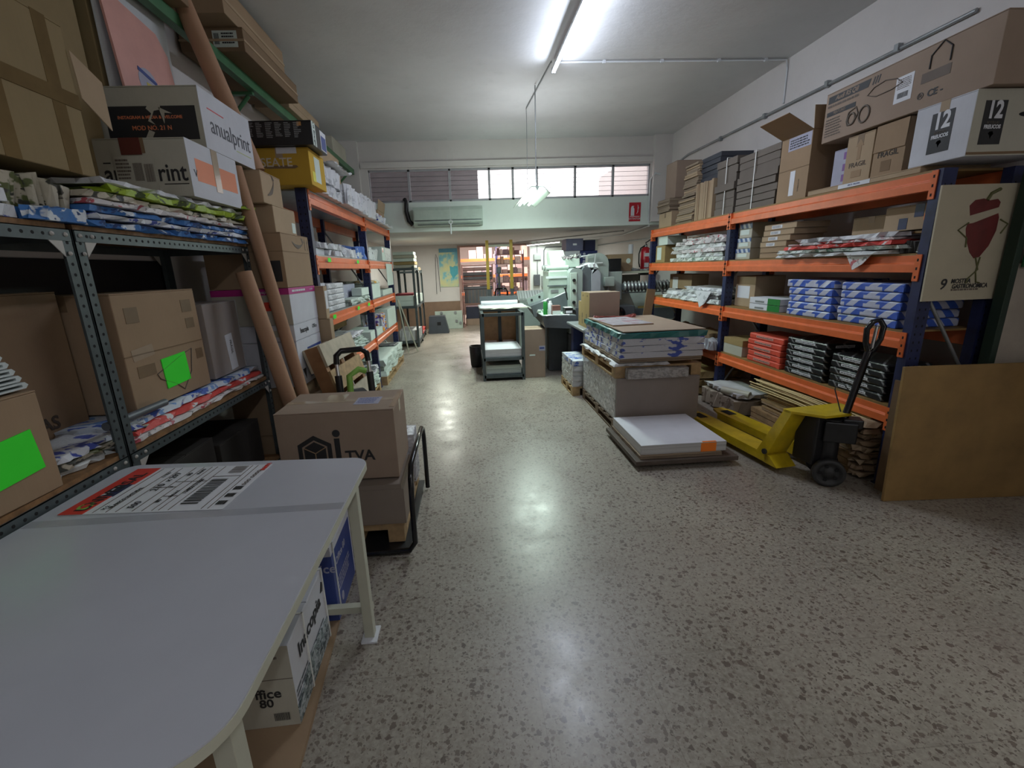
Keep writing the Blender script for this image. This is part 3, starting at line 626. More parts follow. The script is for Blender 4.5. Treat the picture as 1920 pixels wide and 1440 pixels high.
# striped boxes and beige boxes
ys = 4.42
for i, (z0, z1, lab) in enumerate(((D2, 1.60, 'bottom'), (1.602, 1.70, 'middle'), (1.702, 1.84, 'topmost'))):
    o, S = ctn('pale box with navy stripes beside the middle post, %s of three' % lab, 2.76, 3.05, 4.36, 4.60-.02*i, z0, z1, CREAMC, tape=None, group='striped boxes by the middle post')
    decal(o, S, 'x-', (0, .62, 1, .98), BSTR2, 'striped_band'); decal(o, S, 'x-', (.1, .2, .8, .55), PAPERG, 'label')
for i in range(6):
    h = .048; z0 = D2+.002+i*h; dy = (0, .0, .02, -.02, -.06, -.08)[i]
    lab = ['bottom', 'second from the bottom', 'third from the bottom', 'third from the top', 'second from the top', 'topmost'][i]
    o, S = ctn('shallow kraft box in the pile by the middle post, %s' % lab, 2.73, 3.02, 3.80+dy, 4.16+dy*.4, z0, z0+h-.003, CARDL if i > 1 else CARD, tape=None, group='shallow kraft boxes on the second level')
    if i > 1: decal(o, S, 'x-', (.25, .2, .58, .8), PAPER, 'label'); textblock(o, S, 'x-', (.27, .3, .55, .7), INK, 2, seed=i)
g2 = 'printed wrappings on the near bay, second level'
heap([(.03, NEWSG, .0, 0, .05, 0), (.028, NEWSGR, 0, 0, .0, -.02), (.03, REDW, .01, 0, .03, -.06), (.02, NEWSR, .02, 0, .06, -.1), (.03, WHITEP, .03, 0, .06, -.2)],
     D2, 2.66, 3.12, 2.72, 3.82, g2, ['printed wrapping hanging over the near orange beam, bottom of its heap', 'green tinted wrapping above the bottom one in the near heap', 'red and white wrapping in the middle of the near heap', 'thin speckled wrapping under the white top sheet of the near heap', 'plain white wrapping on top of the near heap'], amp=.009)
b = B(); b.quad((2.672, 3.10, 1.50), (2.672, 2.90, 1.50), (2.664, 2.95, 1.44), (2.660, 3.02, 1.40), NEWSR, .004); tag(b.build('paper_corner'), 'folded paper corner hanging down over the near orange beam', 'paper')
packet('grey crumpled plastic bag end beside the near navy post', 2.74, 3.1, 2.64, 2.8, D2+.005, D2+.085, plain('grey_plastic', (.16, .16, .15), .3, var=.3), 91, None, .03)
o, S = ctn('plain tan carton half hidden behind the near paper heap', 2.88, 3.15, 3.02, 3.33, 1.635, 1.76, CARDL, tape=TAPEC)
o, S = ctn('tan carton with two navy tape bands beside the near navy post', 2.80, 3.14, 2.66, 2.985, 1.64, 1.79, CARDL, tape=None)
for u in (.72, .42): decal(o, S, 'x-', (u-.1, .05 if u < .5 else .5, u+.08, .5 if u < .5 else 1.), NAVY, 'navy_band')
decal(o, S, 'x-', (.82, .35, .95, .6), NEONO, 'sticker')
b = B(); b.box(-.17, .17, -.35, .35, 0, .014, MDF); tag(b.build('wooden_board', None, 0, (2.98, 2.99, 1.618)), 'thin board lying on the near paper heap under two cartons', 'board')
# -- third level
g3 = 'white wrappings in the far bay, third level'
heap([(.05, NEWSG, .0, 0, .0, .0), (.045, WHITEP, .02, 0, .1, -.02), (.035, NEWSG, .0, 0, .0, -.5), (.035, WHITEP, .04, 0, -.0, -.5)],
     D3, 2.70, 3.14, 4.72, 6.1, g3, ['grey printed wrapping at the bottom of the third level heap', 'crumpled white wrapping over the bottom one, third level', 'printed wrapping near the middle post, third level', 'flat white wrapping on top of the third level heap'])
b = B(); b.quad((2.68, 5.2, 1.16), (2.68, 4.85, 1.17), (2.665, 4.95, 1.03), (2.66, 5.05, .98), WHITEP, .004); tag(b.build('paper_corner'), 'grey newsprint corner hanging from the third level heap', 'paper')
o, S = ctn('brown carton with a white sheet at the back of the far bay, third level', 2.95, 3.18, 5.85, 6.5, D3+.101, 1.33, CARD, tape=None); decal(o, S, 'x-', (.15, .0, .4, .8), PAPER, 'sheet')
o, S = ctn('upright tan carton with a white paper sheet beside the middle post', 2.80, 3.10, 4.28, 4.60, D3, 1.335, CARDL, tape=None); decal(o, S, 'x-', (.12, .28, .75, .68), PAPER, 'sheet')
for i, lab in enumerate(('lower', 'upper')):
    o, S = ctn('%s white ream box with a green end panel on the third level' % lab, 2.72, 3.08, 3.79, 4.22, D3+.001+.058*i, D3+.055+.058*i, PAPER, tape=None, group='white and green ream boxes')
    decal(o, S, 'x-', (.62, 0, 1, 1), GREENL, 'green_panel'); decal(o, S, 'x-', (.2, .2, .5, .5), GALV, 'print')
def ream_stack(n, x0, x1, y0, y1, z, h, m, group, labels, name='paper_ream', strip=None, seed=0):
    r = random.Random(seed); base = None
    for i in range(n):
        if base is None:
            base = thing(name, labels[i], 'ream', ((x0+x1)/2, (y0+y1)/2, z), 0, group); w, d = x1-x0, y1-y0
            b = B(); b.box(-w/2, w/2, -d/2, d/2, .001, h-.002, m); b.build('wrapper', base, .010)
            S = (w, d, h)
            for f in ('x-', 'x+', 'y-'):
                if strip: decal(base, S, f, (.22, .32, .72, .68), strip, 'label'); textblock(base, S, f, (.24, .40, .70, .60), INK, 1, seed=3, t=.003, fill=1)
            e = B(); e.quad((-w/2-.0005, -d/2+.04, .002), (-w/2-.0005, -d/2+.004, .002), (-w/2-.0005, -d/2+.004, h*.5), (-w/2-.0005, -d/2+.04, h*.5+.002), m, .002); e.build('end_fold', base)
            o = base
        else:
            o = copy_tree(base); o['label'] = labels[i]
        o.location = ((x0+x1)/2+(r.random()-.5)*.012, (y0+y1)/2+(r.random()-.5)*.014, z+i*h); o.rotation_euler[2] = (r.random()-.5)*.03
pos5 = ['bottom', 'second from the bottom', 'middle', 'second from the top', 'topmost']
BW = plain('pale_label', (.50, .53, .68), .5, var=.03)
ream_stack(4, 2.72, 3.14, 3.22, 3.69, D3, .057, BSTR, 'blue and white reams, far stack', ['blue and white ream in the far blue stack, %s' % p for p in ('bottom', 'second from the bottom', 'third from the bottom', 'under the bulging one')], strip=None, seed=1)
b = B(); b.crumple(-.21, .21, -.25, .25, 0, .062, BSTR, .006, 5, 8, 12, .01)
tag(b.build('paper_ream', None, .006, (2.93, 3.47, D3+4*.057+.004)), 'bulging blue and white ream on top of the far blue stack', 'ream', 'blue and white reams, far stack')
ream_stack(5, 2.72, 3.14, 2.68, 3.16, D3, .057, BSTR, 'blue and white reams, near stack', ['blue and white ream in the stack by the near post, %s' % p for p in pos5], strip=None, seed=2)
# -- fourth level
o, S = ctn('white cracked carton under a tan one beside the middle post, fourth level', 2.72, 2.98, 4.26, 4.59, D4, D4+.10, CREAMC, tape=None)
o, S = ctn('tan carton on the white cracked one, fourth level', 2.72, 2.98, 4.26, 4.595, D4+.101, D4+.165, CARDO, tape=None)
packet('ball of crumpled plastic film by the middle post', 2.62, 2.72, 4.66, 4.8, D4+.005, D4+.13, glassmat('crumpled_film', (.45, .46, .5), .2, .8), 8, None, .04, 'plastic_film_scrap', 'plastic scrap', nx=8, ny=8)
ream_stack(5, 2.72, 3.03, 3.69, 4.17, D4, .054, REDR, 'red reams', ['red paper ream on the fourth level, %s' % p for p in pos5], strip=PINK, seed=3)
ream_stack(6, 2.72, 3.03, 3.21, 3.64, D4, .051, KSTR, 'black reams, far stack', ['black ream in the taller stack by the red reams, %s' % p for p in ('bottom', 'second from the bottom', 'third from the bottom', 'third from the top', 'second from the top', 'topmost')], strip=PAPER, seed=4)
ream_stack(5, 2.72, 3.03, 2.69, 3.15, D4, .051, KSTR, 'black reams, near stack', ['black paper ream in the stack by the near post, %s' % p for p in pos5], strip=PAPER, seed=5)
# far bay: low rack boards and white paper on them
packet('brown crumpled kraft pile lying in the far bay, fourth level', 2.75, 3.15, 5.2, 6.4, D4+.005, .66, CARD, 61, None, .03)
packet('broad white paper pile sliding over the edge of the far bay, fourth level', 2.45, 3.1, 4.75, 5.25, D4+.004, D4+.05, SHW, 62, None, .004)
for i in range(3): packet(['lowest cream kraft sack on the floor of the far bay', 'middle cream kraft sack on the floor of the far bay', 'topmost cream kraft sack on the floor of the far bay'][i], 2.55, 3.1, 4.8, 5.9, .02+.09*i, .10+.09*i, CARDO, 64+i, 'kraft sacks on the floor', .02, 'kraft_sack', 'sack')
# -- on the floor under the near bay
o = sheet_stack('low wooden pallet under the near bay of the right rack', 2.64, 3.1, 2.75, 3.9, 0.001, .15, 'z', 3, WOODM, name='pallet', cat='pallet', seed=1)
o = thing('wooden_plank_stack', 'pile of tan planks and sheets on the low pallet under the near bay', 'plank pile', (2.86, 3.25, .152)); b = B(); r = random.Random(4)
for i in range(9): b.box(-.20+r.random()*.03, .2, -.58+r.random()*.06, .58-r.random()*.1, i*.019, i*.019+.016, WOODM if i % 3 else CARDL)
b.build('planks', o)
for i in range(22):
    o = thing('bamboo_cane', 'thin pale cane lying in the pile behind the yellow pallet truck', 'cane', (2.63+.026*(i % 6), 3.33, .335+.014*(i//3.5)), 0, 'canes behind the pallet truck')
    b = B(); ww = (r.random()-.5)*.06; b.tube([(ww, -.62+r.random()*.1, -.0), (0, 0, .008), (-ww, .62-r.random()*.1, .0)], .006, plain('pale_cane', (.55, .42, .20), .5), 7); b.build('stem', o)
o = thing('fabric_roll', 'cream and pink printed roll lying under the bottom orange beam', 'roll', (2.86, 3.22, .41), 0)
b = B(); b.tube([(0, -.6, 0), (0, .6, 0)], .055, printed('roll_print', (.55, .52, .50), [(.60, .16, .16)], 3.2, .56), 16); b.build('roll', o); b = B(); b.tube([(0, -.28, 0), (0, -.16, 0)], .0565, PINK, 16); b.tube([(0, .28, 0), (0, .46, 0)], .0565, PINK, 16); b.build('pink_band', o)
for i in range(9): packet(['lowest', 'second', 'third', 'fourth', 'fifth', 'sixth', 'seventh', 'eighth', 'topmost'][i]+' ragged brown sheet in the pile at the rack end, counted upwards', 2.62, 2.98, 2.66, 2.74+.01*i, .02+.045*i, .055+.045*i, CARD if i % 2 else CARDL, 130+i, 'ragged sheets at the rack end', .014, 'ragged_sheet', 'cardboard', .05, nx=8, ny=5)
packet('teal plastic sheet bunched under the near end of the bottom beam', 2.72, 3.0, 2.70, 2.98, .435, .475, plain('dark_teal', (.01, .06, .06), .35), 150, None, .012, 'plastic_sheet', 'plastic sheet')
packet('white paper stack under the bottom beam near the middle post', 2.55, 3.05, 3.98, 4.57, .19, .23, SHW, 151, None, .003)
packet('rolled brown paper and canvas bundle below the white paper stack', 2.52, 3.05, 3.98, 4.58, .02, .185, printed('canvas', (.36, .30, .24), [(.16, .12, .09)], 6), 152, None, .03)
o = thing('paper_roll', 'short cream paper roll lying on the canvas bundle', 'roll', (2.60, 4.1, .225), 0.9, None, (pi/2, 0, .5)); b = B(); b.cyl((0, 0, -.14), (0, 0, .14), .035, CREAM); b.build('roll', o)

# -- poster on the rack end
o = thing('pepper_poster', 'beige poster of a red pepper on stick legs hanging on the rack end', 'poster', (2.905, 2.515, 1.22), 0, None, (radians(-1), radians(0), 0)); S = (.47, .01, .64)
b = B(); b.box(-.235, .235, -.005, .005, 0, .64, MDFP); b.build('board', o)
PEP = plain('pepper_red', (.13, .018, .016), .4, var=.15, scale=12); STEM = plain('pepper_stem', (.10, .10, .03), .6)
decal(o, S, 'y-', (.40, .37, .80, .80), PEP, 'pepper_body', poly=[(-.62, .42), (.90, .78), (1, .62), (1, .1), (.72, -.5), (.25, -.95), (-.1, -1), (-.45, -.75), (-.85, -.2), (-1, .2), (-.95, .40)])
decal(o, S, 'y-', (.37, .74, .78, .88), PEP, 'pepper_cap', poly=[(-.75, -1), (.95, -.1), (1, .5), (.8, .9), (.3, .75), (-.1, 1), (-.6, .85), (-.9, .2)])
def stick(pts, w=.004, m=STEM, nm='stick_limb'):
    b = B(); P = [Vector((-S[0]/2+u*S[0], -.0075, v*S[2])) for u, v in pts]; b.tube(P, w, m, 6); b.build(nm, o)
stick([(.60, .865), (.64, .92), (.74, .955)], .009, STEM, 'pepper_stem'); stick([(.42, .68), (.30, .62), (.43, .55), (.44, .47)]); stick([(.82, .70), (.93, .66), (.86, .58)])
stick([(.60, .38), (.66, .27), (.55, .19), (.54, .15)]); stick([(.66, .38), (.64, .25), (.67, .16), (.72, .15)])
text(o, S, 'y-', '9', .24, .145, .085, INK, shear=.15, bold=.001); text(o, S, 'y-', 'MOSTRA', .47, .172, .036, INK, squeeze=.85, bold=.0008, shear=.1); text(o, S, 'y-', 'GASTRONÒMICA', .60, .125, .036, INK, squeeze=.78, bold=.0008, shear=.1); textblock(o, S, 'y-', (.36, .08, .78, .11), FADED, 1, seed=7)
# near end: second, further forward rack post, leaning panels and exit sign
o = thing('metal_rack_post', 'dark green post standing between the poster and the beige panel', 'post', (3.125, 2.47, 0)); b = B(); b.box(-.02, .02, -.03, .03, 0, 1.93, plain('dark_green_paint', (.012, .03, .018), .5)); b.build('post', o, .003)
o = thing('beige_panel', 'beige panel standing upright behind the ochre board at the right edge', 'panel', (3.34, 2.46, 0), 0); b = B(); b.box(-.185, .10, -.01, .01, 0, 1.42, plain('beige_board', (.38, .33, .27), .6, var=.06)); b.build('board', o, .002)
o = thing('exit_sign', 'green emergency exit sign hung on the beige panel at the right edge', 'sign', (3.265, 2.435, 1.40)); S = (.22, .006, .42)
b = B(); b.box(-.11, .11, -.003, .003, 0, .42, plain('sign_green', (.01, .09, .03), .4)); b.build('panel', o); text(o, S, 'y-', 'SALIDA DE', .5, .17, .042, PAPER, squeeze=.8); text(o, S, 'y-', 'EMERGENCIA', .5, .07, .042, PAPER, squeeze=.75); decal(o, S, 'y-', (.03, .26, .97, .275), PAPER, 'rule'); decal(o, S, 'y-', (.15, .5, .85, .9), PAPER, 'arrow_symbol', poly=[(-1, .3), (.2, .3), (.2, 1), (1, 0), (.2, -1), (.2, -.3), (-1, -.3)])
# ochre boards
o = thing('fibreboard_sheet', 'big ochre fibreboard sheet leaning at the right edge of the aisle', 'board', (3.0, 2.35, .001), radians(-3), None, (radians(-2), 0, radians(-3))); b = B(); b.box(-.47, .43, -.009, .009, 0, .855, MDF); b.build('board', o, .002)
o = thing('fibreboard_sheet', 'grey edged board standing just behind the ochre sheet', 'board', (2.63, 2.50, .001), 0, None, (0, 0, radians(-86))); b = B(); b.box(-.03, .03, -.006, .006, 0, .74, CARDD); b.build('board', o)
# -- lean cardboard plank at the far post
o = thing('leaning_plank', 'brown plank leaning against the far post of the right rack', 'plank', (2.50, 6.40, 0), 0, None, (radians(0), radians(7), 0)); b = B(); b.box(-.06, .06, -.012, .012, .015, 1.14, CARDD); b.build('plank', o)
# ================================================================== left side
# -- grey slotted angle rack, two bays
def slotted_rack(label, xf, xr, bays, zs, H, wood=True, name='slotted_angle_rack'):
    y0, y1 = bays[0][0], bays[-1][1]; o = thing(name, label, 'rack', ((xf+xr)/2, (y0+y1)/2, 0)); q = Vector(o.location); s = 1 if xf > xr else -1; W = .042; t = .003
    GUS = plain('gusset_plate', (.45, .43, .40), .5, var=.08)
    for (a, c) in bays:
        for yy, dy in ((a, 1), (c, -1)):
            for X, sx in ((xf, s), (xr, -s)):
                b = B(); b.box(X-q.x, X-sx*t-q.x, yy-q.y, yy+dy*W-q.y, 0, H, GREYS); b.box(X-q.x, X-sx*W-q.x, yy-q.y, yy+dy*t-q.y, 0, H, GREYS)
                k = .03
                while k < H-.02:
                    yc = yy+dy*W*.55-q.y; b.prism([(yc+.006*cos(i*pi/4), k+.006*sin(i*pi/4)) for i in range(8)], 'x', X-q.x, X+sx*.0006-q.x, HOLE)
                    k += .0375
                b.build('post', o)
        for z in zs:
            for X, sx in ((xf, s), (xr, -s)):
                b = B(); Y0, Y1 = a+.006-q.y, c-.006-q.y; X0 = X+sx*.003-q.x
                b.box(X0, X0-sx*t, Y0, Y1, z-W, z, GREYS); b.box(X0, X0-sx*W, Y0, Y1, z-t, z, GREYS)
                k = Y0+.05
                while k < Y1-.04:
                    zc = z-W*.5; b.prism([(k+.006*cos(i*pi/4), zc+.006*sin(i*pi/4)) for i in range(8)], 'x', X0, X0+sx*.0006, HOLE); k += .0375
                b.build('beam', o)
                for yy, dy in ((Y0, 1), (Y1, -1)):
                    g = B(); P = [(yy+dy*W*.9, z-W), (yy+dy*(W+.05), z-W), (yy+dy*W*.9, z-W-.055)]; g.prism(P, 'x', X0-sx*.004, X0-sx*.001, GUS); g.build('gusset', o)
                    for (by, bz) in ((yy+dy*.02, z-.02), (yy+dy*.075, z-.02), (yy+dy*.02, z-.085)):
                        g = B(); g.lathe([(.008, 0), (.0065, .004), (.0, .0055)], GUS, Matrix.Translation((X0+sx*.0005, by, bz)) @ Matrix.Rotation(sx*pi/2, 4, 'Y'), 10); g.build('bolt', o)
            b = B()
            for yy in (a+.006, c-.006): b.box(xf-q.x, xr-q.x, yy-q.y-t/2, yy-q.y+t/2, z-W, z, GREYS)
            b.build('side_beam', o)
            b = B(); b.box(xf-s*.004-q.x, xr+s*.004-q.x, a+.01-q.y, c-.01-q.y, z, z+(.018 if wood else .003), CHIP if wood else GREYS); b.build('shelf_panel', o)
    return o
CHIP = plain('chipboard', (.24, .125, .05), .7, var=.2, scale=30)
slotted_rack('grey slotted angle rack with two bays along the left wall beside the table', -1.42, -1.96, [(.42, 1.79), (1.80, 3.15)], [.22, .81, 1.69], 1.69)
LT = 1.709; LS = .829
# top: wrappings
g = 'blue and white wrappings on the grey rack'
lb = ['blue wrapping with a crushed near end at the bottom of the heap', 'white wrapping with blue streaks in the lower part of the rack top heap', 'blue printed wrapping in the middle of the rack top heap', 'white wrapping with a red strip above the blue ones', 'cream wrapping with a crumpled near end in the rack top heap', 'lime camouflage wrapping under the white sheets of the rack top heap', 'white sheet wrapping directly under the lettered cartons']
z = LT
for i, (h, m, y0, y1) in enumerate(((.032, WRAPB, 1.87, 3.10), (.026, NEWSB, 1.88, 3.14), (.028, WRAPB, 1.87, 3.12), (.026, NEWSR, 1.9, 3.1), (.028, CRUM, 1.88, 3.08), (.034, LIME, 2.0, 3.13), (.026, WHITEP, 1.98, 3.14))):
    packet(lb[i], -1.93, -1.40+.012*(i % 2), y0, y1, z+.002, z+h-.002, m, 200+i, g, .008, droop=.006, ny=26, edge=.04); z += h
LH = z
packet('dark green and cream crumpled paper lying at the near end of the rack top heap', -1.9, -1.46, 1.63, 1.85, LT+.002, LT+.17, CRUM, 221, None, .05, edge=.08)
for i in range(5):
    z0 = LT+.002+i*.046; packet(['lowest white packet with a blue spot at the left picture edge', 'second white packet from the bottom at the left picture edge', 'middle white packet at the left picture edge', 'second white packet from the top at the left picture edge', 'topmost white packet at the left picture edge'][i], -1.9, -1.42-.008*i, 1.12, 1.60-.008*i, z0, z0+.043, WHITEP if i else NEWSB, 230+i, 'white packets at the left picture edge', .006, 'paper_packet', 'packet', .03)
packet('blue film scrap sticking out at the near end of the heap', -1.455, -1.40, 1.64, 1.86, LT+.002, LT+.06, WRAPB, 240, None, .02, 'plastic_film_scrap', 'plastic scrap', nx=6, ny=6)
packet('lime green crumpled wrapping corner at the far end of the grey rack', -1.50, -1.36, 3.02, 3.17, LH+.002, LH+.03, LIME, 241, None, .012, 'wrapping_corner', 'paper', nx=6, ny=6)
# top: cartons
CB = card('cardboard_olive', (.27, .20, .10)); CBT = plain('old_brown_tape', (.17, .115, .05), .85, var=.1, spec=.1)
o, S = ctn('large olive brown carton with tape bands at the upper left', -1.97, -1.475, 1.42, 2.06, LH+.001, 2.44, CB, axis='y')
for u in (.42, .80): decal(o, S, 'x+', (u, 0, u+.09, 1), CBT, 'tape', t=.0012)
decal(o, S, 'x+', (0, .46, 1, .56), CBT, 'tape', t=.003)
b = B(); b.quad((-1.47, 2.06, 2.36), (-1.47, 2.20, 2.30), (-1.47, 2.20, 2.12), (-1.47, 2.07, 2.2), CARDL, .004); tag(b.build('cardboard_flap'), 'light flap sticking out behind the olive brown carton', 'cardboard')
o, S = ctn('taller olive carton behind the taped one, reaching out of the picture', -1.97, -1.80, 2.12, 2.63, LH+.001, 2.98, CB, axis='y', tape=None)
o, S = ctn('olive carton standing upright at the back above the lettered cartons', -1.98, -1.83, 2.76, 3.3, 2.487, 2.98, CB, axis='y', tape=None)
o, S = ctn('cream carton with a taped torn label, lower of the two lettered ones', -1.805, -1.363, 2.535, 3.043, LH+.001, 2.183, CREAMC, tape=TAPE, axis='y')
text(o, S, 'y-', 'anualprint', .52, .40, .115, INK, bold=.0015, squeeze=.86); decal(o, S, 'y-', (.70, .21, .97, .225), INK, 'underline'); decal(o, S, 'y-', (.08, .58, .16, .60), INK, 'underline')
decal(o, S, 'y-', (.20, .12, .64, .70), CREAMC, 'torn_label', t=.004); barcode(o, S, 'y-', (.40, .28, .50, .58), FADED, t=.006); barcode(o, S, 'y-', (.52, .26, .62, .56), FADED, seed=5, t=.006); textblock(o, S, 'y-', (.22, .3, .38, .66), FADED, 6, seed=8, t=.006)
decal(o, S, 'y-', (.30, .72, .52, 1.0), plain('dark_red_tape', (.12, .03, .025), .25), 'tape', t=.005)
decal(o, S, 'x+', (.12, .30, .94, .70), INKR2 := plain('orange_panel', (.72, .22, .10), .5, var=.04), 'orange_panel'); decal(o, S, 'x+', (.46, .2, .58, 1.0), TAPEC, 'tape', t=.003); text(o, S, 'x+', 'V', .10, .42, .05, INK)
decal(o, S, 'x+', (0, 0, 1, 1), WHITEC, 'white_face', t=.0008)
o, S = ctn('white carton with a black torn panel, upper of the two lettered ones', -1.887, -1.363, 2.745, 3.32, 2.185, 2.484, CREAMC, tape=None)
decal(o, S, 'x+', (0, 0, 1, 1), WHITEC, 'white_face', t=.0008); text(o, S, 'x+', 'anualprint', .53, .44, .125, plain('grey_ink', (.07, .07, .09), .5), squeeze=.92); decal(o, S, 'x+', (.12, .70, .42, .72), INKR, 'red_line'); decal(o, S, 'x+', (.60, .20, .93, .215), plain('pale_lime', (.5, .58, .2), .5), 'lime_line')
decal(o, S, 'y-', (.07, .14, .95, .68), INK, 'black_panel')
text(o, S, 'y-', 'INSTAGRAM & MEDIA & WELCOME', .50, .50, .021, INKR2, bold=.0005); text(o, S, 'y-', 'MOD NO. 21 N', .50, .33, .030, INKR2, bold=.0005)
decal(o, S, 'y-', (.44, .30, .62, .70), CREAMC, 'torn_patch', poly=[(-.3, 1), (1, 1), (.9, .6), (.2, .5), (-.3, -.2), (.1, -.6), (-.6, -.3), (-.1, .3), (-.6, .7)], t=.004); decal(o, S, 'y-', (.42, .15, .52, .30), CREAMC, 'torn_patch', poly=[(0, 1), (1, .5), (.2, -1), (-1, -.8)], t=.004); decal(o, S, 'y-', (.60, .40, .72, .66), CREAMC, 'torn_patch', poly=[(-1, 1), (1, .2), (-.2, .3), (-.5, -1)], t=.004)
decal(o, S, 'z+', (.1, .1, .9, .3), INK, 'dark_strip')
o = thing('salmon_board', 'salmon pink board with a printed picture leaning above the lettered cartons', 'board', (-1.74, 3.02, 2.488), 0, None, (0, radians(-4), 0)); S = (.012, .50, .42)
b = B(); b.prism([(-.25, 0), (.25, 0), (.24, .33), (.17, .42), (-.25, .47)], 'x', -.006, .006, PINK); b.build('board', o)
decal(o, S, 'x+', (.28, .0, .62, .40), LILAC, 'printed_picture', poly=[(cos(a*pi/8), sin(a*pi/8)) for a in range(16)]); decal(o, S, 'x+', (.30, .28, .60, .33), INKB, 'picture_band', t=.003, rot=-.25); decal(o, S, 'x+', (.40, .12, .56, .22), plain('yellow_print', (.6, .5, .1), .5), 'picture_yellow', t=.003); decal(o, S, 'x+', (.34, 0, .58, .1), INKB, 'picture_foot', t=.003)
o = thing('white_board', 'white board standing behind the salmon pink one', 'board', (-1.80, 3.06, 2.488), 0); b = B(); b.box(-.006, .006, -.30, .30, 0, .62, WHITE); b.build('board', o)
# lower shelf
g = 'wrappings on the lower shelf of the grey rack'; z = LS
for i, (h, m, y0, y1, lab) in enumerate(((.022, NEWSR, 1.86, 3.10, 'white and red wrapping directly on the lower shelf of the grey rack'), (.028, REDW, 1.9, 3.12, 'red wrapping between the white and the blue dotted ones'), (.034, BLUEDOT, 1.85, 3.13, 'white wrapping with blue discs under the green noted carton'))):
    packet(lab, -1.93, -1.44-.02*i, y0, y1, z+.002, z+h-.002, m, 250+i, g, .007, ny=26, edge=.03); z += h
o, S = ctn('carton with a bright green note and a drawn star on the lower shelf', -1.95, -1.52, 2.05, 2.62, z, 1.45, CARD, rz=radians(-2), axis='y')
decal(o, S, 'x+', (0, .475, 1, .485), CARDD, 'seam'); decal(o, S, 'x+', (.38, .12, .70, .40), NEON, 'green_note', rot=.05, t=.004)
decal(o, S, 'x+', (.08, .44, .32, .54), TAPEC, 'tape', rot=.1)
for uv in ((.1, .75, .24, .88), (.78, .78, .92, .90), (.8, .62, .92, .72), (.1, .28, .30, .38), (.86, .3, .96, .4)): decal(o, S, 'x+', uv, TAPE, 'tape_patch')
b = B(); st = [(.30, .27), (.60, .37), (.80, .42), (.74, .20), (.60, .05), (.52, .12), (.33, .22)]; b.tube([(S[0]/2+.002, -S[1]/2+u*S[1], v*S[2]) for u, v in st], .0025, FADED, 5, True); b.build('drawn_star', o)
o, S = ctn('brown carton wrapped in clear film with a narrow label, beside the green noted one', -1.95, -1.53, 2.70, 3.08, z, 1.355, CARDD, axis='y')
decal(o, S, 'x+', (.50, .04, .72, .55), PAPER, 'label', rot=.08); text(o, S, 'x+', 'FRÁGIL', .62, .36, .028, INK, rot=-pi/2, bold=.001); b = B(); b.box(-.214, .214, -.194, .194, .003, S[2]+.004, FILM); b.build('film', o)
DKC2 = plain('dull_black_print', (.05, .035, .025), .8)
o, S = ctn('very large dark carton marked MAS deep inside the near bay', -1.91, -1.725, .75, 2.02, LS+.001, 1.47, CARDD, axis='y'); text(o, S, 'x+', 'ALARMAS', .76, .18, .075, DKC2, bold=.002)
for i in range(3): packet(['grey wrapping flat on the near bay shelf', 'olive wrapping on the grey one, near bay shelf', 'dark blue tinted wrapping topmost on the near bay shelf'][i], -1.70, -1.47, 1.50, 2.0, LS+.002+.024*i, LS+.024*(i+1), [NEWSG, CRUM, NEWSB][i], 260+i, None, .006)
o = thing('metal_rod', 'dark metal rod lying across the wrappings in front of the cartons', 'rod', (-1.46, 1.95, LS+.115), 0); b = B(); b.cyl((0, -.18, .0), (0, .18, -.005), .017, MACHD, 14); b.build('rod', o); b = B(); b.cyl((0, .18, -.005), (0, .181, -.005), .012, HOLE, 12); b.build('open_end', o)
o, S = ctn('small carton with a large green note at the left picture edge', -1.70, -1.43, 1.02, 1.50, LS+.001, 1.17, CARD, rz=radians(-3), axis='y')
decal(o, S, 'x+', (.26, .22, .90, .62), NEON, 'green_note', rot=.09, t=.004); textblock(o, S, 'x+', (.28, .3, .5, .55), FADED, 3, seed=9, t=.006); decal(o, S, 'x+', (.35, 0, .5, .25), TAPE, 'tape'); decal(o, S, 'x+', (.1, .85, .7, .98), TAPEC, 'tape')
FOLD = plain('folded_white', (.55, .60, .60), .7, var=.05)
for i in range(5):
    o = thing('folded_envelope', ['lowest', 'second lowest', 'middle', 'second highest', 'topmost'][i]+' of the folded white envelopes on the small carton', 'envelope', (-1.57, 1.26, 1.178+.024*i), .02*i, 'folded envelopes on the small carton')
    b = B(); L = .24-.012*i; pts = [(-L, 0), (L-.01, 0), (L, .010), (L-.01, .020), (-L, .020), (-L, .016), (L-.02, .014), (L-.02, .006), (-L, .004)]; b.prism(pts, 'x', -.11, .13, FOLD); b.build('sheet', o, None)
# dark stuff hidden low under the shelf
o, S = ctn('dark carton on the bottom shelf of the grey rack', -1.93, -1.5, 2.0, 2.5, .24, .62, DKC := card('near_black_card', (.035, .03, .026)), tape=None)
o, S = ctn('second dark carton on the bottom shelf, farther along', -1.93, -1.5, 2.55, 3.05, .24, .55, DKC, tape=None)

b = B(); b.box(-.004, .004, -1.35, 1.35, 0, 1.60, plain('shade_black', (.012, .012, .014), .6)); tag(b.build('shade_backing', None, 0, (-1.985, 1.8, .02)), 'added black sheet standing in for shade behind the grey slotted rack', 'sheet')  # dark sheet added to stand for the shelf shade behind the boxes
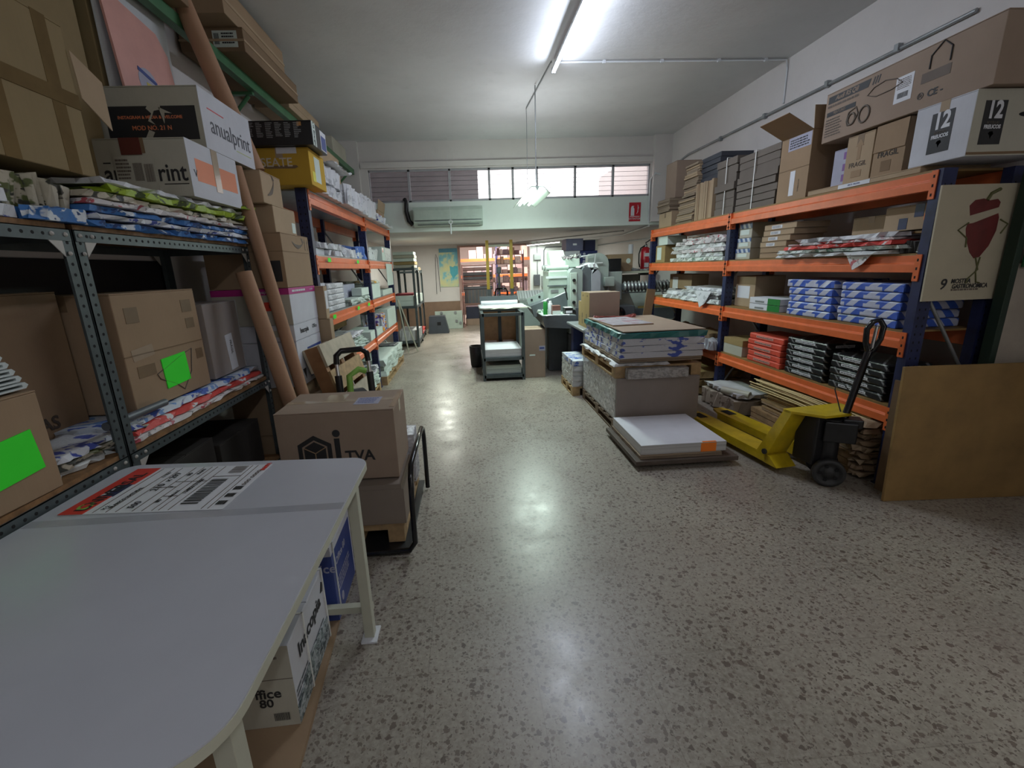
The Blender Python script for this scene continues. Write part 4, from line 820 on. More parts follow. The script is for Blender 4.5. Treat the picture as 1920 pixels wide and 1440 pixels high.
# -- kraft tubes
def ktube(label, p0, p1, r):
    p0, p1 = Vector(p0), Vector(p1); o = thing('cardboard_tube', label, 'tube', p1); b = B(); n = 24; d = (p0-p1)
    b.tube([d*0, d*.5, d], r, KRAFT, n); b.build('tube', o); u = d.normalized(); c = B(); c.tube([d*.9999, d+u*.001], r*.86, CARDD, n); c.build('open_end', o); return o
ktube('shorter kraft tube leaning nearest the table, its top end open', (-1.365, 2.92, 1.53), (-1.05, 2.85, .0), .047)
ktube('slim kraft tube leaning behind the shorter one in front of the box column', (-1.405, 3.125, 2.165), (-1.085, 3.09, .0), .04)
ktube('thick kraft tube rising from the box column towards the ceiling', (-1.70, 3.385, 3.25), (-1.385, 3.385, 2.19), .055)

# -- column of boxes between the grey rack and the orange rack
cx0, cx1, cy0, cy1 = -1.74, -1.22, 3.20, 3.73
def col(label, z0, z1, m, x1=cx1, y0=cy0, y1=cy1, **k): return ctn(label, cx0+.0, x1, y0, y1, z0, z1-.002, m, **k)
col('brown carton at the very bottom of the box column', 0.001, .36, CARD); col('brown carton second from the floor in the box column', .36, .72, CARD)
o, S = col('white paper carton with a blue panel low in the box column', .72, 1.05, WHITEC, tape=None)
decal(o, S, 'x+', (.38, .10, .96, .78), BLUEP, 'blue_panel'); decal(o, S, 'x+', (.60, .10, .68, .62), PAPER, 'white_bar', t=.003); textblock(o, S, 'x+', (.42, .62, .8, .74), LILAC, 2, seed=4, t=.003); decal(o, S, 'x+', (.10, .12, .22, .36), INK, 'arrow', poly=[(-1, 1), (1, 1), (.6, -1)])
o, S = col('narrow white carton lettered Inacopia in the box column', 1.05, 1.168, WHITEC, tape=None); text(o, S, 'x+', 'Inacopia', .36, .52, .052, INK, bold=.0008); text(o, S, 'x+', 'Office', .78, .55, .042, INK); decal(o, S, 'y-', (.6, .3, .9, .7), CREAMC, 'print')
o, S = col('white carton with a magenta lid and an orange sticker in the box column', 1.168, 1.42, CREAMC, tape=None)
decal(o, S, 'x+', (0, 0, 1, .82), WHITEC, 'white_face'); decal(o, S, 'x+', (-.01, .83, 1.01, 1.0), MAG, 'magenta_band'); decal(o, S, 'y-', (0, .83, 1, 1.0), MAG, 'magenta_band'); textblock(o, S, 'x+', (.10, .86, .6, .97), PAPER, 1, seed=2, t=.003); text(o, S, 'x+', 'e media', .84, .91, .022, PAPER); text(o, S, 'y-', 'inapaper', .66, .91, .03, PAPER); decal(o, S, 'y-', (.66, .40, .84, .64), plain('vermilion', (.75, .06, .03), .5), 'sticker'); text(o, S, 'y-', '81', .75, .52, .035, INK)
o, S = col('big brown lidded carton with a printed smile in the box column', 1.42, 1.785, CARD, tape=None)
decal(o, S, 'x+', (0, .66, 1, .67), CARDD, 'lid_edge'); decal(o, S, 'y-', (0, .66, 1, .67), CARDD, 'lid_edge')
def smile(par, S, face, u, v, w, flip=1, rot=0, m=FADED):
    O, U, V, N, W, H = face_frame(S, face); O, U, V, N = map(Vector, (O, U, V, N)); c = O+U*u*W+V*v*H+N*.002; b = B(); A, D_ = [], []
    for k in range(13):
        t = -1+2*k/12; th = .012*(1.25-abs(t+.1)); y = -.28*(1-t*t); p = lambda dy: c+(U*cos(rot)-V*sin(rot)*0+V*sin(rot))*(t*w/2)+(V*cos(rot)-U*sin(rot))*((y*w/2+dy)*flip)
        A.append(p(-th)); D_.append(p(th))
    n = len(A); b.add(A+D_, [(i, i+1, n+i+1, n+i) if flip > 0 else (n+i, n+i+1, i+1, i) for i in range(n-1)], m)
    e = c+(U*cos(rot)+V*sin(rot))*(w/2); b.add([e+V*.03*cos(rot)-U*.01, e+U*.012+V*.004, e-U*.012-V*.004, e-U*.035+V*.034], [(0, 3, 2, 1)], m); b.build('printed_smile', par)
smile(o, S, 'x+', .56, .86, .22)
for u in (.82, .92): decal(o, S, 'x+', (u, .72, u+.03, .94), FADED, 'arrow_mark', poly=[(-.3, -1), (.3, -1), (.3, .3), (1, .3), (0, 1), (-1, .3), (-.3, .3)])
decal(o, S, 'y-', (.70, .12, .95, .50), INK, 'black_panel')
o, S = ctn('brown carton lying under the smile printed one, highest but one in the column', -1.66, -1.27, 3.27, 3.66, 1.786, 1.965, CARDL, tape=TAPEC, axis='y'); decal(o, S, 'x+', (.78, .10, .95, .5), PAPERG, 'label')
o, S = ctn('topmost brown carton of the column with a turned smile', -1.70, -1.29, 3.20, 3.52, 1.967, 2.165, CARDL, tape=None); smile(o, S, 'x+', .42, .55, .17, 1, radians(40))
o, S = ctn('narrow tan carton with an address label beside the magenta one', -1.56, -1.15, 3.735, 3.822, 1.15, 1.41, CARDL, tape=None); decal(o, S, 'x+', (.10, .3, .8, .85), PAPER, 'label', t=.003)
ctn('narrow tan carton below the address labelled one', -1.56, -1.13, 3.735, 3.822, .55, 1.148, CARDL, tape=None); ctn('lowest narrow tan carton beside the box column', -1.56, -1.15, 3.735, 3.822, .001, .548, CARD, tape=None)

# -- left orange rack
L1, L2, L3, L4 = 2.15, 1.65, 1.155, .665; LY = [3.87, 5.92, 7.72]
o = longspan('orange and navy long span rack along the left wall with white papers', -1.22, -1.80, LY, [L4, L3, L2, L1], 1, GALV)
for i, (y, z) in enumerate(((4.15, L3), (5.08, L3), (5.62, L3), (4.20, L2), (5.28, L2))):
    b = B(); q = o.location; b.box(-1.2085-q.x, -1.2065-q.x, y-q.y-.045, y-q.y+.045, z-.045-.0, z-.01, NEON); b.build('green_note', o)
DL = [v+DK for v in (L1, L2, L3, L4)]
o, S = ctn('yellow carton jutting out over the left orange rack', -1.56, -1.13, 3.73, 4.10, DL[0], 2.42, YELC, axis='y', tape=TAPEC)
text(o, S, 'y-', 'SEATE', .44, .60, .085, plain('pale_print', (.62, .55, .45), .5), bold=.001); decal(o, S, 'y-', (.46, .84, .80, 1.0), PAPER, 'label'); decal(o, S, 'y-', (.2, .44, .8, .53), CARDD, 'shadow_print', poly=[(-1, 0), (-.8, .8), (.9, 1), (1, 0), (.8, -1), (-.8, -.8)], t=.001); decal(o, S, 'x+', (.30, .15, .66, .85), PAPERG, 'label'); decal(o, S, 'x+', (.12, .12, .30, .4), plain('lemon', (.7, .65, .05), .5), 'sticker')
o, S = ctn('black carton with rows of fine print standing on the yellow one', -1.58, -1.07, 3.68, 4.02, 2.423, 2.585, BLACK, tape=None)
for k in range(6): textblock(o, S, 'y-', (.10+.13*k, .35-.03*(k % 3), .20+.13*k, .94), GALV, 9, seed=k, fill=.5)
decal(o, S, 'y-', (.80, .78, .86, .94), plain('amber', (.6, .3, .1), .5), 'orange_mark'); decal(o, S, 'y-', (.05, .80, .09, .92), PAPER, 'white_mark'); decal(o, S, 'x+', (.02, 0, .24, 1), PAPERG, 'lettered_band'); text(o, S, 'x+', 'LG Energic', .13, .5, .036, INK, rot=-pi/2, bold=.001); decal(o, S, 'x+', (.56, .06, .98, .92), PAPER, 'white_panel'); decal(o, S, 'x+', (.60, .10, .94, .70), BLUEP, 'blue_panel', t=.003)
o, S = ctn('long tall tan carton lying along the back of the left rack top', -1.76, -1.33, 4.16, 5.42, DL[0], 2.70, CARDL, tape=None, axis='y')
wl = ['crumpled white plastic bag next to the yellow carton, lower', 'large crumpled white bag slipping over the top beam', 'white bag with dark shadows beside the yellow carton, upper', 'bunched white bags halfway along the left rack top', 'flat white sheets poking over the top beam', 'striped blue and white bag near the end of the left rack top', 'small white bag at the end of the left rack top']
for i, (x1, y0, y1, z0, z1, m) in enumerate(((-1.16, 4.14, 4.75, 0, .10, WHITEP), (-1.13, 4.78, 5.5, 0, .20, WHITEP), (-1.17, 4.14, 4.72, .11, .27, WHITEP), (-1.15, 5.54, 6.3, 0, .24, WHITEP), (-1.10, 4.3, 4.9, .275, .295, PAPER), (-1.14, 6.34, 6.95, 0, .11, NEWSB), (-1.15, 6.98, 7.6, 0, .055, NEWSG))):
    packet(wl[i], -1.31 if i in (0, 1, 2, 4) else -1.6, x1, y0, y1, DL[0]+z0+.003, DL[0]+z1, m, 300+i, None, .03, 'plastic_bag', 'bag', .04)
packet('orange folded sheet on the striped bag, left rack top', -1.55, -1.22, 6.5, 7.0, DL[0]+.115, DL[0]+.15, ORANGE, 310, None, .01, 'folded_sheet', 'sheet')
o = carton('open tan box at the far end of the left rack top', (-1.40, 7.30, DL[0]+.056), (.30, .55, .17), CARDL, openflaps=(('x+', 10),))
# rail with cardboard packs
GR = GREEN
rl = thing('green_shelf_rail', 'green steel rail on wall brackets running above the left racks', 'shelf rail', (-1.72, 5.0, 3.01)); b = B(); b.box(-.03, .03, -2.9, 2.80, 0, .075, GR); b.build('rail', rl, .003)
for y in (2.695, 4.38, 5.9, 7.6):
    b = B(); b.box(-.27, -.0, y-5-.02, y-5+.02, -.025, -.001, GR); b.tube([(-.26, y-5, -.25), (-.04, y-5, -.03)], .016, GR, 8); b.box(-.275, -.25, y-5-.02, y-5+.02, -.30, -.001, GR); b.build('bracket', rl)
def pk(label, x0, x1, y0, y1, z0, z1, m=CARD, lab=False):
    o, S = ctn(label, x0, x1, y0, y1, z0, z1, m, tape=None); b = B(); w, d, h = S
    b.box(-w/2-.004, w/2+.004, -d/2-.004, d/2+.004, h*.42, h*.52, CARDL); b.build('lid_edge', o)
    if lab: decal(o, S, 'y-', (.52, .18, .90, .86), PAPERG, 'label'); barcode(o, S, 'y-', (.54, .3, .62, .75), INK); textblock(o, S, 'y-', (.66, .3, .88, .8), INK, 4, seed=3, t=.003)
    return o
RZ = 3.087
pk('lower cardboard pack with a white label on the green rail', -1.97, -1.52, 3.85, 4.91, RZ, RZ+.153, CARDD, True); pk('upper cardboard pack on the labelled one, close to the ceiling', -1.97, -1.55, 3.67, 4.73, RZ+.155, RZ+.355, CARD)
pk('dark cardboard pack at the near end of the green rail', -1.97, -1.59, 2.60, 3.29, RZ, RZ+.21, CARDD)
pk('flat tan carton on the green rail behind the two packs', -1.97, -1.64, 5.0, 5.95, RZ, RZ+.14, CARDL)
o, S = ctn('pale carton at the far end of the green rail', -1.97, -1.7, 6.7, 7.4, RZ, RZ+.2, CREAMC, tape=None)
sheet_stack('flattened cartons stored under the green rail on the wall', -1.98, -1.80, 4.3, 5.5, 2.72, 2.89, 'z', 5, CARD, seed=22) if False else None

# contents level 2
x1 = -1.235
def lp(label, y0, y1, z0, z1, m, seed, xb=-1.72, xf=x1, **k): return packet(label, xb, xf, y0, y1, z0+.002, z1, m, seed, **k)
o, S = ctn('small white carton at the near end of the left rack, second level', -1.6, -1.25, 3.92, 4.22, DL[1], DL[1]+.055, WHITEC, tape=None)
lp('white plastic packet on the small white carton, second level left', 3.92, 4.22, DL[1]+.058, DL[1]+.115, WHITEP, 320, amp=.012)
for i in range(2): lp(['lower white parcel with printed marks on the second level left', 'upper white parcel with printed marks on the second level left'][i], 4.26, 4.75, DL[1]+.06*i, DL[1]+.06*i+.056, NEWSG if i else WHITEP, 322+i, amp=.008)
lp('crumpled white paper bag on the second level left', 4.82, 5.35, DL[1], DL[1]+.11, WHITEP, 325, amp=.05); lp('blue and white plastic bag in front of the middle post, left rack', 5.40, 5.84, DL[1], DL[1]+.17, printed('blue_bag', (.10, .20, .55), [(.6, .65, .7)], 5, .55), 326, amp=.05)
lp('crumpled pale bag just past the middle post, left rack', 6.0, 6.6, DL[1], DL[1]+.16, NEWSG, 327, amp=.05)
o, S = ctn('white patterned carton with a red mark at the end of the second level', -1.62, -1.21, 6.85, 7.62, DL[1], DL[1]+.20, PAPERG, tape=None); decal(o, S, 'x+', (.04, .6, .16, .9), RED, 'red_mark'); decal(o, S, 'x+', (.3, .05, .98, .95), NEWSG, 'pattern')
b = B(); b.box(-1.206, -1.202, 7.05, 7.60, 1.30, 1.625, PAPERG); tag(b.build('hanging_sheet'), 'pale green sheet hanging from the end of the left rack beam', 'sheet')
for i in range(2): o, S = ctn(['narrow pale box with a red end at the back of the left rack, second level', 'plain pale box at the back of the left rack, second level'][i], -1.78, -1.74, 4.4+.72*i, 5.05+.72*i, DL[1], DL[1]+.22, CREAMC, tape=None)
# level 3
ream_stack(5, -1.66, -1.25, 4.16, 4.72, DL[2], .050, WHITEP, 'white reams with printed marks', ['white parcel with black marks in the stack of five, left rack, %s' % p for p in ('bottom', 'second', 'middle', 'fourth', 'top')], name='paper_parcel', seed=9)
for i in range(5):
    for j, y in enumerate((4.56, 4.52)): b = B(); b.box(-1.244, -1.242, y+.02*i*0, y+.022, DL[2]+.05*i+.012, DL[2]+.05*i+.034, INK) if j == 0 else None
o, S = ctn('lilac grey carton with a printed curve behind the small parcels', -1.76, -1.40, 4.80, 5.80, DL[2], DL[2]+.21, LILAC, tape=None); smile(o, S, 'x+', .45, .4, .3, 1, 0, PAPER)
for i in range(2): lp(['lower flat white parcel beside the middle post, third level left', 'upper flat white parcel beside the middle post, third level left'][i], 4.85, 5.82, DL[2]+.035*i, DL[2]+.035*i+.032, SHG, 330+i, xb=-1.38, amp=.004)
o, S = ctn('white carton on the flat parcels beside the middle post', -1.36, -1.24, 5.45, 5.84, DL[2]+.072, DL[2]+.16, PAPERG, tape=None)
o, S = ctn('white carton just past the middle post, third level left', -1.6, -1.23, 6.02, 6.55, DL[2], DL[2]+.19, PAPERG, tape=None); lp('loose papers with a yellow print on the white carton', 6.05, 6.5, DL[2]+.195, DL[2]+.24, printed('yellowish', (.6, .6, .5), [(.6, .3, .05)], 6), 334, amp=.02)
o, S = ctn('flat pale carton towards the end of the third level left', -1.6, -1.23, 6.75, 7.6, DL[2], DL[2]+.08, PAPERG, tape=None)
o, S = ctn('small white box at the near end of the left rack, third level', -1.55, -1.25, 3.92, 4.12, DL[2]+.0, DL[2]+.26, WHITEC, tape=None)
# level 4
PW = printed('white_arrow_print', (.58, .58, .62), [(.18, .16, .26)], 26, .60, bmp=.1)
lp('yellow and white folded paper at the near end, fourth level left', 3.93, 4.3, DL[3], DL[3]+.09, printed('yellow_fold', (.60, .45, .05), [(.6, .6, .6)], 4), 340, amp=.01)
for i in range(6): lp(['lowest', 'second', 'third', 'fourth', 'fifth', 'topmost'][i]+' sheaf of the fanned white sheaves, fourth level left', 4.34+.03*i, 5.55-.05*i, DL[3]+.024*i, DL[3]+.024*i+.021, SHG if i < 5 else PW, 342+i, amp=.004, group='fanned sheaves', xf=-1.24-.008*i)
lp('arched white sheets with a fine arrow print on the fanned sheaves', 4.36, 5.3, DL[3]+.147, DL[3]+.19, PW, 350, amp=.035)
o, S = ctn('flat brown carton pile at the back, fourth level left', -1.79, -1.55, 4.5, 5.8, DL[3]+.19, DL[3]+.30, CARDO, tape=None)
o, S = ctn('pale green white carton with a grey end in front of the middle post', -1.56, -1.22, 5.60, 5.86, DL[3], DL[3]+.11, PAPERG, tape=None)
o, S = ctn('long pale carton just past the middle post, fourth level left', -1.6, -1.22, 6.0, 6.4, DL[3], DL[3]+.09, PAPERG, tape=None)
lp('magazine bundle with orange and violet print, fourth level left', 6.45, 6.72, DL[3], DL[3]+.26, printed('magazine', (.55, .55, .62), [(.75, .33, .03), (.12, .06, .3)], 7, .54), 352, amp=.02, xb=-1.5, name='magazine_bundle', cat='magazines')
o, S = ctn('big pale green carton at the end of the fourth level left', -1.62, -1.21, 6.85, 7.60, DL[3], DL[3]+.28, PAPERG, tape=None)
# bottom: pallets with sheets
def pallet(label, x0, x1, y0, y1, z=0, h=.12, m=WOODM, slats='y', name='wooden_pallet'):
    o = thing(name, label, 'pallet', ((x0+x1)/2, (y0+y1)/2, z)); w, d = x1-x0, y1-y0
    for k in range(3):
        for j in range(3): b = B(); b.box(-w/2+(w-.09)*k/2, -w/2+(w-.09)*k/2+.09, -d/2+(d-.1)*j/2, -d/2+(d-.1)*j/2+.1, .018, h-.036, m); b.build('block', o)
        b = B(); b.box(-w/2+(w-.09)*k/2, -w/2+(w-.09)*k/2+.09, -d/2, d/2, 0.001, .018, m); b.build('bottom_board', o)
        b = B(); b.box(-w/2+(w-.09)*k/2, -w/2+(w-.09)*k/2+.09, -d/2, d/2, h-.036, h-.018, m); b.build('stringer', o)
    n = max(3, int(d/.16))
    for k in range(n): b = B(); y = -d/2+(d-.1)*k/(n-1); b.box(-w/2, w/2, y, y+.1, h-.018, h, m); b.build('top_board', o)
    return o
pallet('wooden pallet with printed sheets under the near bay of the left rack', -1.85, -1.19, 4.62, 5.75); pallet('wooden pallet under the far bay of the left rack, jutting into the aisle', -1.85, -1.15, 6.0, 7.66)
for i in range(4): packet(['lowest', 'second', 'third', 'topmost'][i]+' sheaf of printed sheets on the near pallet, left rack', -1.84, -1.20, 4.64, 5.72, .122+.06*i, .122+.06*i+.057, SHG if i < 3 else PW, 360+i, 'printed sheaves on the near left pallet', .006)
packet('dark ripped sheet curling over the printed sheaves', -1.3, -1.17, 4.9, 5.5, .365, .39, MACHD, 366, None, .02, 'ripped_sheet', 'sheet')
for i in range(3): packet(['lowest', 'middle', 'topmost'][i]+' pale sheet pile on the far pallet, left rack', -1.84, -1.16, 6.03, 7.64, .122+.075*i, .122+.075*i+.073, SHG if i < 2 else PAPERG, 370+i, 'pale sheet piles on the far left pallet', .004)
packet('dark leaf shaped print lying on the pale sheet pile', -1.6, -1.2, 7.2, 7.5, .349, .356, MACHD, 375, None, .002, 'printed_sheet', 'sheet')
o = thing('wooden_easel_leg', 'pale wooden stick pair leaning at the far end of the left rack', 'sticks', (-1.16, 8.4, 0)); 
for dx, dy in ((0, 0), (.16, .12)): b = B(); b.tube([(dx, dy, 0.01), (-.12, dy*.3, 1.0)], .014, CREAM, 6); b.build('stick', o)

# -- wooden pallet leaning and folding hand truck
wp = thing('leaning_pallet', 'small wooden pallet leaning on its side against the box column', 'pallet', (-.87, 3.50, .02), 0, None, (0, radians(-16), radians(-4)))
WG = plain('greyed_wood', (.46, .40, .30), .65, var=.12, scale=9)
for k in range(5): b = B(); b.box(.055, .075, -.24, .46, .02+.205*k, .02+.205*k+.165, WG if k % 2 == 0 else WOODM); b.build('board', wp)
for y in (-.24, .08, .40):
    b = B(); b.box(-.045, .055, y, y+.06, .0, 1.0, plain('red_brown_wood', (.28, .14, .06), .6, var=.15)); b.build('stringer', wp)
b = B(); b.box(-.065, -.045, -.24, .46, .82, 1.0, WG); b.build('board', wp)
ht = thing('folding_hand_truck', 'folded black and green hand truck leaning on the small pallet', 'hand truck', (-.80, 3.09, .02), 0, None, (0, radians(-7), radians(-66)))
b = B(); b.tube([(0, -.11, .05), (0, -.11, .90)], .013, CHROME, 10); b.tube([(0, .11, .05), (0, .11, .90)], .013, CHROME, 10); b.build('tube_frame', ht)
b = B(); b.tube([(0, -.11, .87), (0, -.105, .93), (0, -.07, .96), (0, .07, .96), (0, .105, .93), (0, .11, .87)], .021, BLACKG, 10); b.build('handle', ht)
for y in (-.11, .11): b = B(); b.cyl((0, y, .56), (0, y, .79), .025, BLACK); b.build('grip_sleeve', ht)
b = B(); b.tube([(.03, -.05, .56), (.03, -.04, .78), (.03, .03, .82), (.03, .08, .80)], .022, GRN2, 10); b.build('green_lever', ht)
b = B(); b.prism([(-.11, .46), (.11, .46), (.12, .60), (.05, .68), (-.05, .68), (-.12, .60)], 'x', -.03, .02, MACHD); b.build('hinge_plate', ht, .006)
b = B(); b.tube([(.035, -.10, .50), (.035, .10, .56)], .014, GRN2, 8); b.build('green_band', ht)
for y in (-.14, .14): b = B(); M_ = Matrix.Translation((0, y, .10)) @ Matrix.Rotation(pi/2, 4, 'X'); b.lathe([(.03, -.016), (.085, -.016), (.09, -.006), (.09, .006), (.085, .016), (.03, .016)], RUBBER, M_, 20); b.build('wheel', ht)
b = B(); b.box(-.01, .0, -.16, .16, .02, .24, GRN2); b.build('foot_plate', ht, .004)

# -- carton, wrapped stacks and trolley
o, S = ctn('large brown carton with a house shaped print in front of the table corner', -1.075, -.435, 2.35, 2.76, .375, .78, CARDP, axis='x', tape=TAPEC)
b = B(); hx = lambda r_, cx=-.125, cz=.17: [(cx+r_*sin(k*pi/3), cz+r_*cos(k*pi/3)) for k in range(6)]
yy = -S[1]/2
for ro, ri in ((.105, .078), (.068, .0)):
    A_, I_ = hx(ro), hx(ri)
    if ri: b.add([(p[0], yy-.002, p[1]) for p in A_+I_], [(i, 6+i, 6+(i+1) % 6, (i+1) % 6) for i in range(6)], INK)
    else: b.add([(p[0], yy-.002, p[1]) for p in A_], [tuple(range(6))[::-1]], INK)
b.build('house_print', o)
b = B(); cx_, cz_ = -.125, .17
for k in (0, 2, 4): e = (cx_+.068*sin(k*pi/3+pi), cz_+.068*cos(k*pi/3+pi)); b.tube([(cx_, yy-.003, cz_), (e[0], yy-.003, e[1])], .003, CARD, 5)
b.build('house_print_lines', o)
decal(o, S, 'y-', (.475, .22, .52, .62), INK, 'letter_i_print'); decal(o, S, 'y-', (.465, .64, .53, .745), INK, 'letter_dot_print', poly=[(cos(a*pi/8), sin(a*pi/8)) for a in range(16)])
text(o, S, 'y-', 'TVA', .68, .35, .085, INK, bold=.002); text(o, S, 'y-', 'IDO', .12, .18, .05, INK)
decal(o, S, 'z+', (.62, .28, .84, .62), LILAC, 'address_label'); textblock(o, S, 'z+', (.64, .32, .82, .6), BLUEP, 4, seed=2); decal(o, S, 'z+', (.32, .55, .50, .85), TAPEC, 'old_label')
decal(o, S, 'z+', (.955, .1, 1.0, .9), TAPEC, 'tape')
sheet_stack('grey brown carton slab in film on the trolley pallet, below the house printed carton', -.96, -.41, 2.27, 2.70, .125, .372, 'z', 1, CARDG if False else card('taupe_card', (.27, .22, .18)), name='wrapped_slab', cat='carton', seed=2)
pallet('short wooden pallet standing on the black trolley', -.975, -.42, 2.25, 3.0, .025, .098)
for i in range(2): packet(['lower film wrapped white paper block on the trolley', 'upper film wrapped white paper block on the trolley'][i], -.96, -.405, 2.79, 2.99, .126+.17*i, .126+.17*i+.166, printed('wrapped_white', (.55, .55, .60), [(.75, .75, .80), (.28, .27, .30)], 14, .58, .2, .8), 380+i, 'film wrapped blocks on the trolley', .01, 'wrapped_paper_block', 'paper block', .01)
tr = thing('platform_trolley', 'black platform trolley with a bent tube end frame beside the table', 'trolley', (-.72, 2.75, 0))
b = B(); b.box(-.26, .34, -.58, .26, .008, .022, BLACK); b.build('platform', tr)
b = B(); X = .372; pts = [(-.35, -.60, .03), (.25, -.60, .03), (.34, -.60, .035), (X, -.60, .08), (X, -.595, .30), (X, -.57, .44), (X, -.52, .50), (X, -.2, .50), (X, .05, .50), (X, .12, .47), (X, .15, .40), (X, .15, .06), (X, .15, .02)]
b.tube(pts, .015, BLACKG, 12); b.build('tube_frame', tr)

# -- table
tb = thing('work_table', 'white topped steel work table filling the lower left foreground', 'table', (-.93, 1.1, 0))
def rounded(x0, x1, y0, y1, r, n=8, slope=0):
    P = []
    for (cx, cy, a0, r) in ((x1-r, y1-r, 0, r), (x0+r, y1-r, 90, r), (x0+2*r, y0+2*r, 180, 2*r), (x1-2*r, y0+2*r, 270, 2*r)):
        for k in range(n+1): a = radians(a0+90*k/n); P.append((cx+r*cos(a), cy+r*sin(a)+(slope*(x1-cx-r*cos(a)) if cy > (y0+y1)/2 else 0)))
    return P
TT = plain('laminate_top', (.50, .515, .57), .30, var=.035, scale=2.2, spec=.5)
b = B(); P = rounded(-.475, .50, -.575, .60, .065, 8, .06); b.prism(P, 'z', .752, .78, TT); b.build('table_top', tb, .002)
b = B(); P2 = rounded(-.477, .502, -.577, .602, .067, 8, .06); b.prism(P2, 'z', .7535, .776, CREAM); b.build('edge_band', tb)
for lx, ly in ((.445, .51), (.445, -.43), (-.40, .51), (-.40, -.43)):
    b = B(); b.box(lx-.02, lx+.02, ly-.02, ly+.02, .008, .752, CREAM); lg = b.build('leg', tb, .002)
    b = B(); b.box(lx-.03, lx+.035, ly-.045, ly+.045, 0.001, .009, PAPER); b.build('foot_plate', lg)
b = B(); b.box(-.38, .46, .53, .56, .10, .13, CREAM); b.build('cross_bar', tb); b = B(); b.box(.43, .46, -.42, .49, .715, .752, CREAM); b.box(-.415, -.385, -.42, .49, .715, .752, CREAM); b.build('apron', tb)
b = B(); b.box(-.47, .497, .20, .24, .7795, .7803, plain('clear_film_tape', (.40, .41, .45), .12, var=.05)); b.build('tape_strip', tb)
o = thing('label_sheet', 'printed paper label sheet with a red torn header lying on the table', 'label sheet', (-1.075, 1.525, .781), 0, None, (0, 0, radians(-3))); S = (.53, .34, .0012)
b = B(); b.box(-.265, .265, -.17, .17, 0, .0012, PAPER); b.build('sheet', o)
RD = plain('header_red', (.62, .045, .03), .45, var=.04)
decal(o, S, 'z+', (0, 0, .15, .34), RD, 'red_header'); decal(o, S, 'z+', (0, .60, .17, 1), RD, 'red_header'); decal(o, S, 'z+', (0, .34, .06, .60), RD, 'red_header')
decal(o, S, 'z+', (.09, .34, .16, .60), plain('dark_blue_print', (.02, .03, .08), .5), 'torn_patch')
text(o, S, 'z+', 'UNIVERSAL', .105, .46, .055, INK, rot=pi/2, bold=.001); decal(o, S, 'z+', (.05, .07, .13, .22), GRN2, 'green_mark', poly=[(cos(a*pi/8), sin(a*pi/8)) for a in range(16)], t=.002); decal(o, S, 'z+', (.07, .10, .11, .19), RD, 'green_mark_core', poly=[(cos(a*pi/8), sin(a*pi/8)) for a in range(16)], t=.003)
for u in (.20, .28, .34, .44, .50, .56, .60, .66, .86, .90): decal(o, S, 'z+', (u, .02, u+.003, .98), FADED, 'rule')
for v, a_, c_ in ((.5, .34, .5), (.62, .44, .66), (.3, .5, .6), (.72, .66, .86)): decal(o, S, 'z+', (a_, v, c_, v+.004), FADED, 'rule')
for t_, u, v, h in (('500', .40, .14, .036), ('210', .38, .50, .042), ('x 297', .38, .74, .038), ('BLANCO NATURAL', .27, .30, .019), ('X 2', .24, .1, .02), ('80', .52, .2, .024), ('200.315', .56, .34, .018), ('114056131060', .62, .5, .022), ('80', .47, .8, .026), ('R.0,075', .53, .86, .018), ('3', .47, .5, .022), ('1,1 KG', .30, .80, .018)): text(o, S, 'z+', t_, u, v, h*.85, INK, rot=pi/2, bold=.0002)
barcode(o, S, 'z+', (.69, .12, .80, .66), INK, vertical=True, t=.002); barcode(o, S, 'z+', (.74, .80, .84, .97), FADED, vertical=True, t=.002, seed=7); textblock(o, S, 'z+', (.92, .05, .98, .5), INK, 3, seed=5)
text(o, S, 'z+', 'ooo oooo', .955, .66, .03, FADED, rot=pi/2); text(o, S, 'z+', 'INAPA', .975, .93, .022, RD, rot=pi/2, bold=.001)
# -- cartons under the table on a cardboard sheet
b = B(); b.box(-.23, .23, -.75, .5, 0, .02, CARD); tag(b.build('cardboard_sheet', None, 0, (-.84, 1.28, .001), (0, 0, radians(4))), 'flattened cardboard sheet on the floor under the table', 'cardboard')
o, S = ctn('white office paper carton with straps under the table, nearest', -.93, -.645, 1.22, 1.615, .022, .345, WHITEC, tape=None, rz=radians(2))
text(o, S, 'y-', 'Office', .62, .43, .052, INK, bold=.001); text(o, S, 'y-', '80', .66, .31, .046, INK, bold=.001); barcode(o, S, 'y-', (.72, .08, .90, .18), INK); decal(o, S, 'y-', (0, .60, 1, .606), FADED, 'lid_edge'); textblock(o, S, 'y-', (.7, .84, .9, .9), FADED, 1, seed=1); decal(o, S, 'y-', (0, 0, 1, 1), CREAMC, 'end_face', t=.0006)
text(o, S, 'x+', 'Inacopia', .50, .70, .078, INK, bold=.0012); decal(o, S, 'x+', (.86, .72, .96, .86), INK, 'leaf_mark', poly=[(-1, -.6), (.2, 1), (1, .4), (.4, -1)]); textblock(o, S, 'x+', (.02, .02, .95, .42), MACHD, 7, seed=12, name='printed_picture'); decal(o, S, 'x+', (0, .02, .94, .40), printed('photo_print', (.40, .44, .46), [(.05, .07, .08), (.2, .25, .25)], 22, .52), 'printed_picture', t=.003, poly=[(-1, -1), (1, -1), (1, .6), (0, 1), (-1, .1)])
for v in (.36, .96):
    b = B(); y = -S[1]/2+v*S[1]-.004; b.box(-S[0]/2-.002, S[0]/2+.003, y, y+.008, S[2], S[2]+.002, STRAP); b.box(S[0]/2, S[0]/2+.005, y, y+.008, 0, S[2]+.002, STRAP); b.build('strap', o)
o, S = ctn('blue and white office paper carton with a strap under the table, farther', -.93, -.64, 1.685, 2.03, .022, .385, WHITEC, tape=None, rz=radians(2))
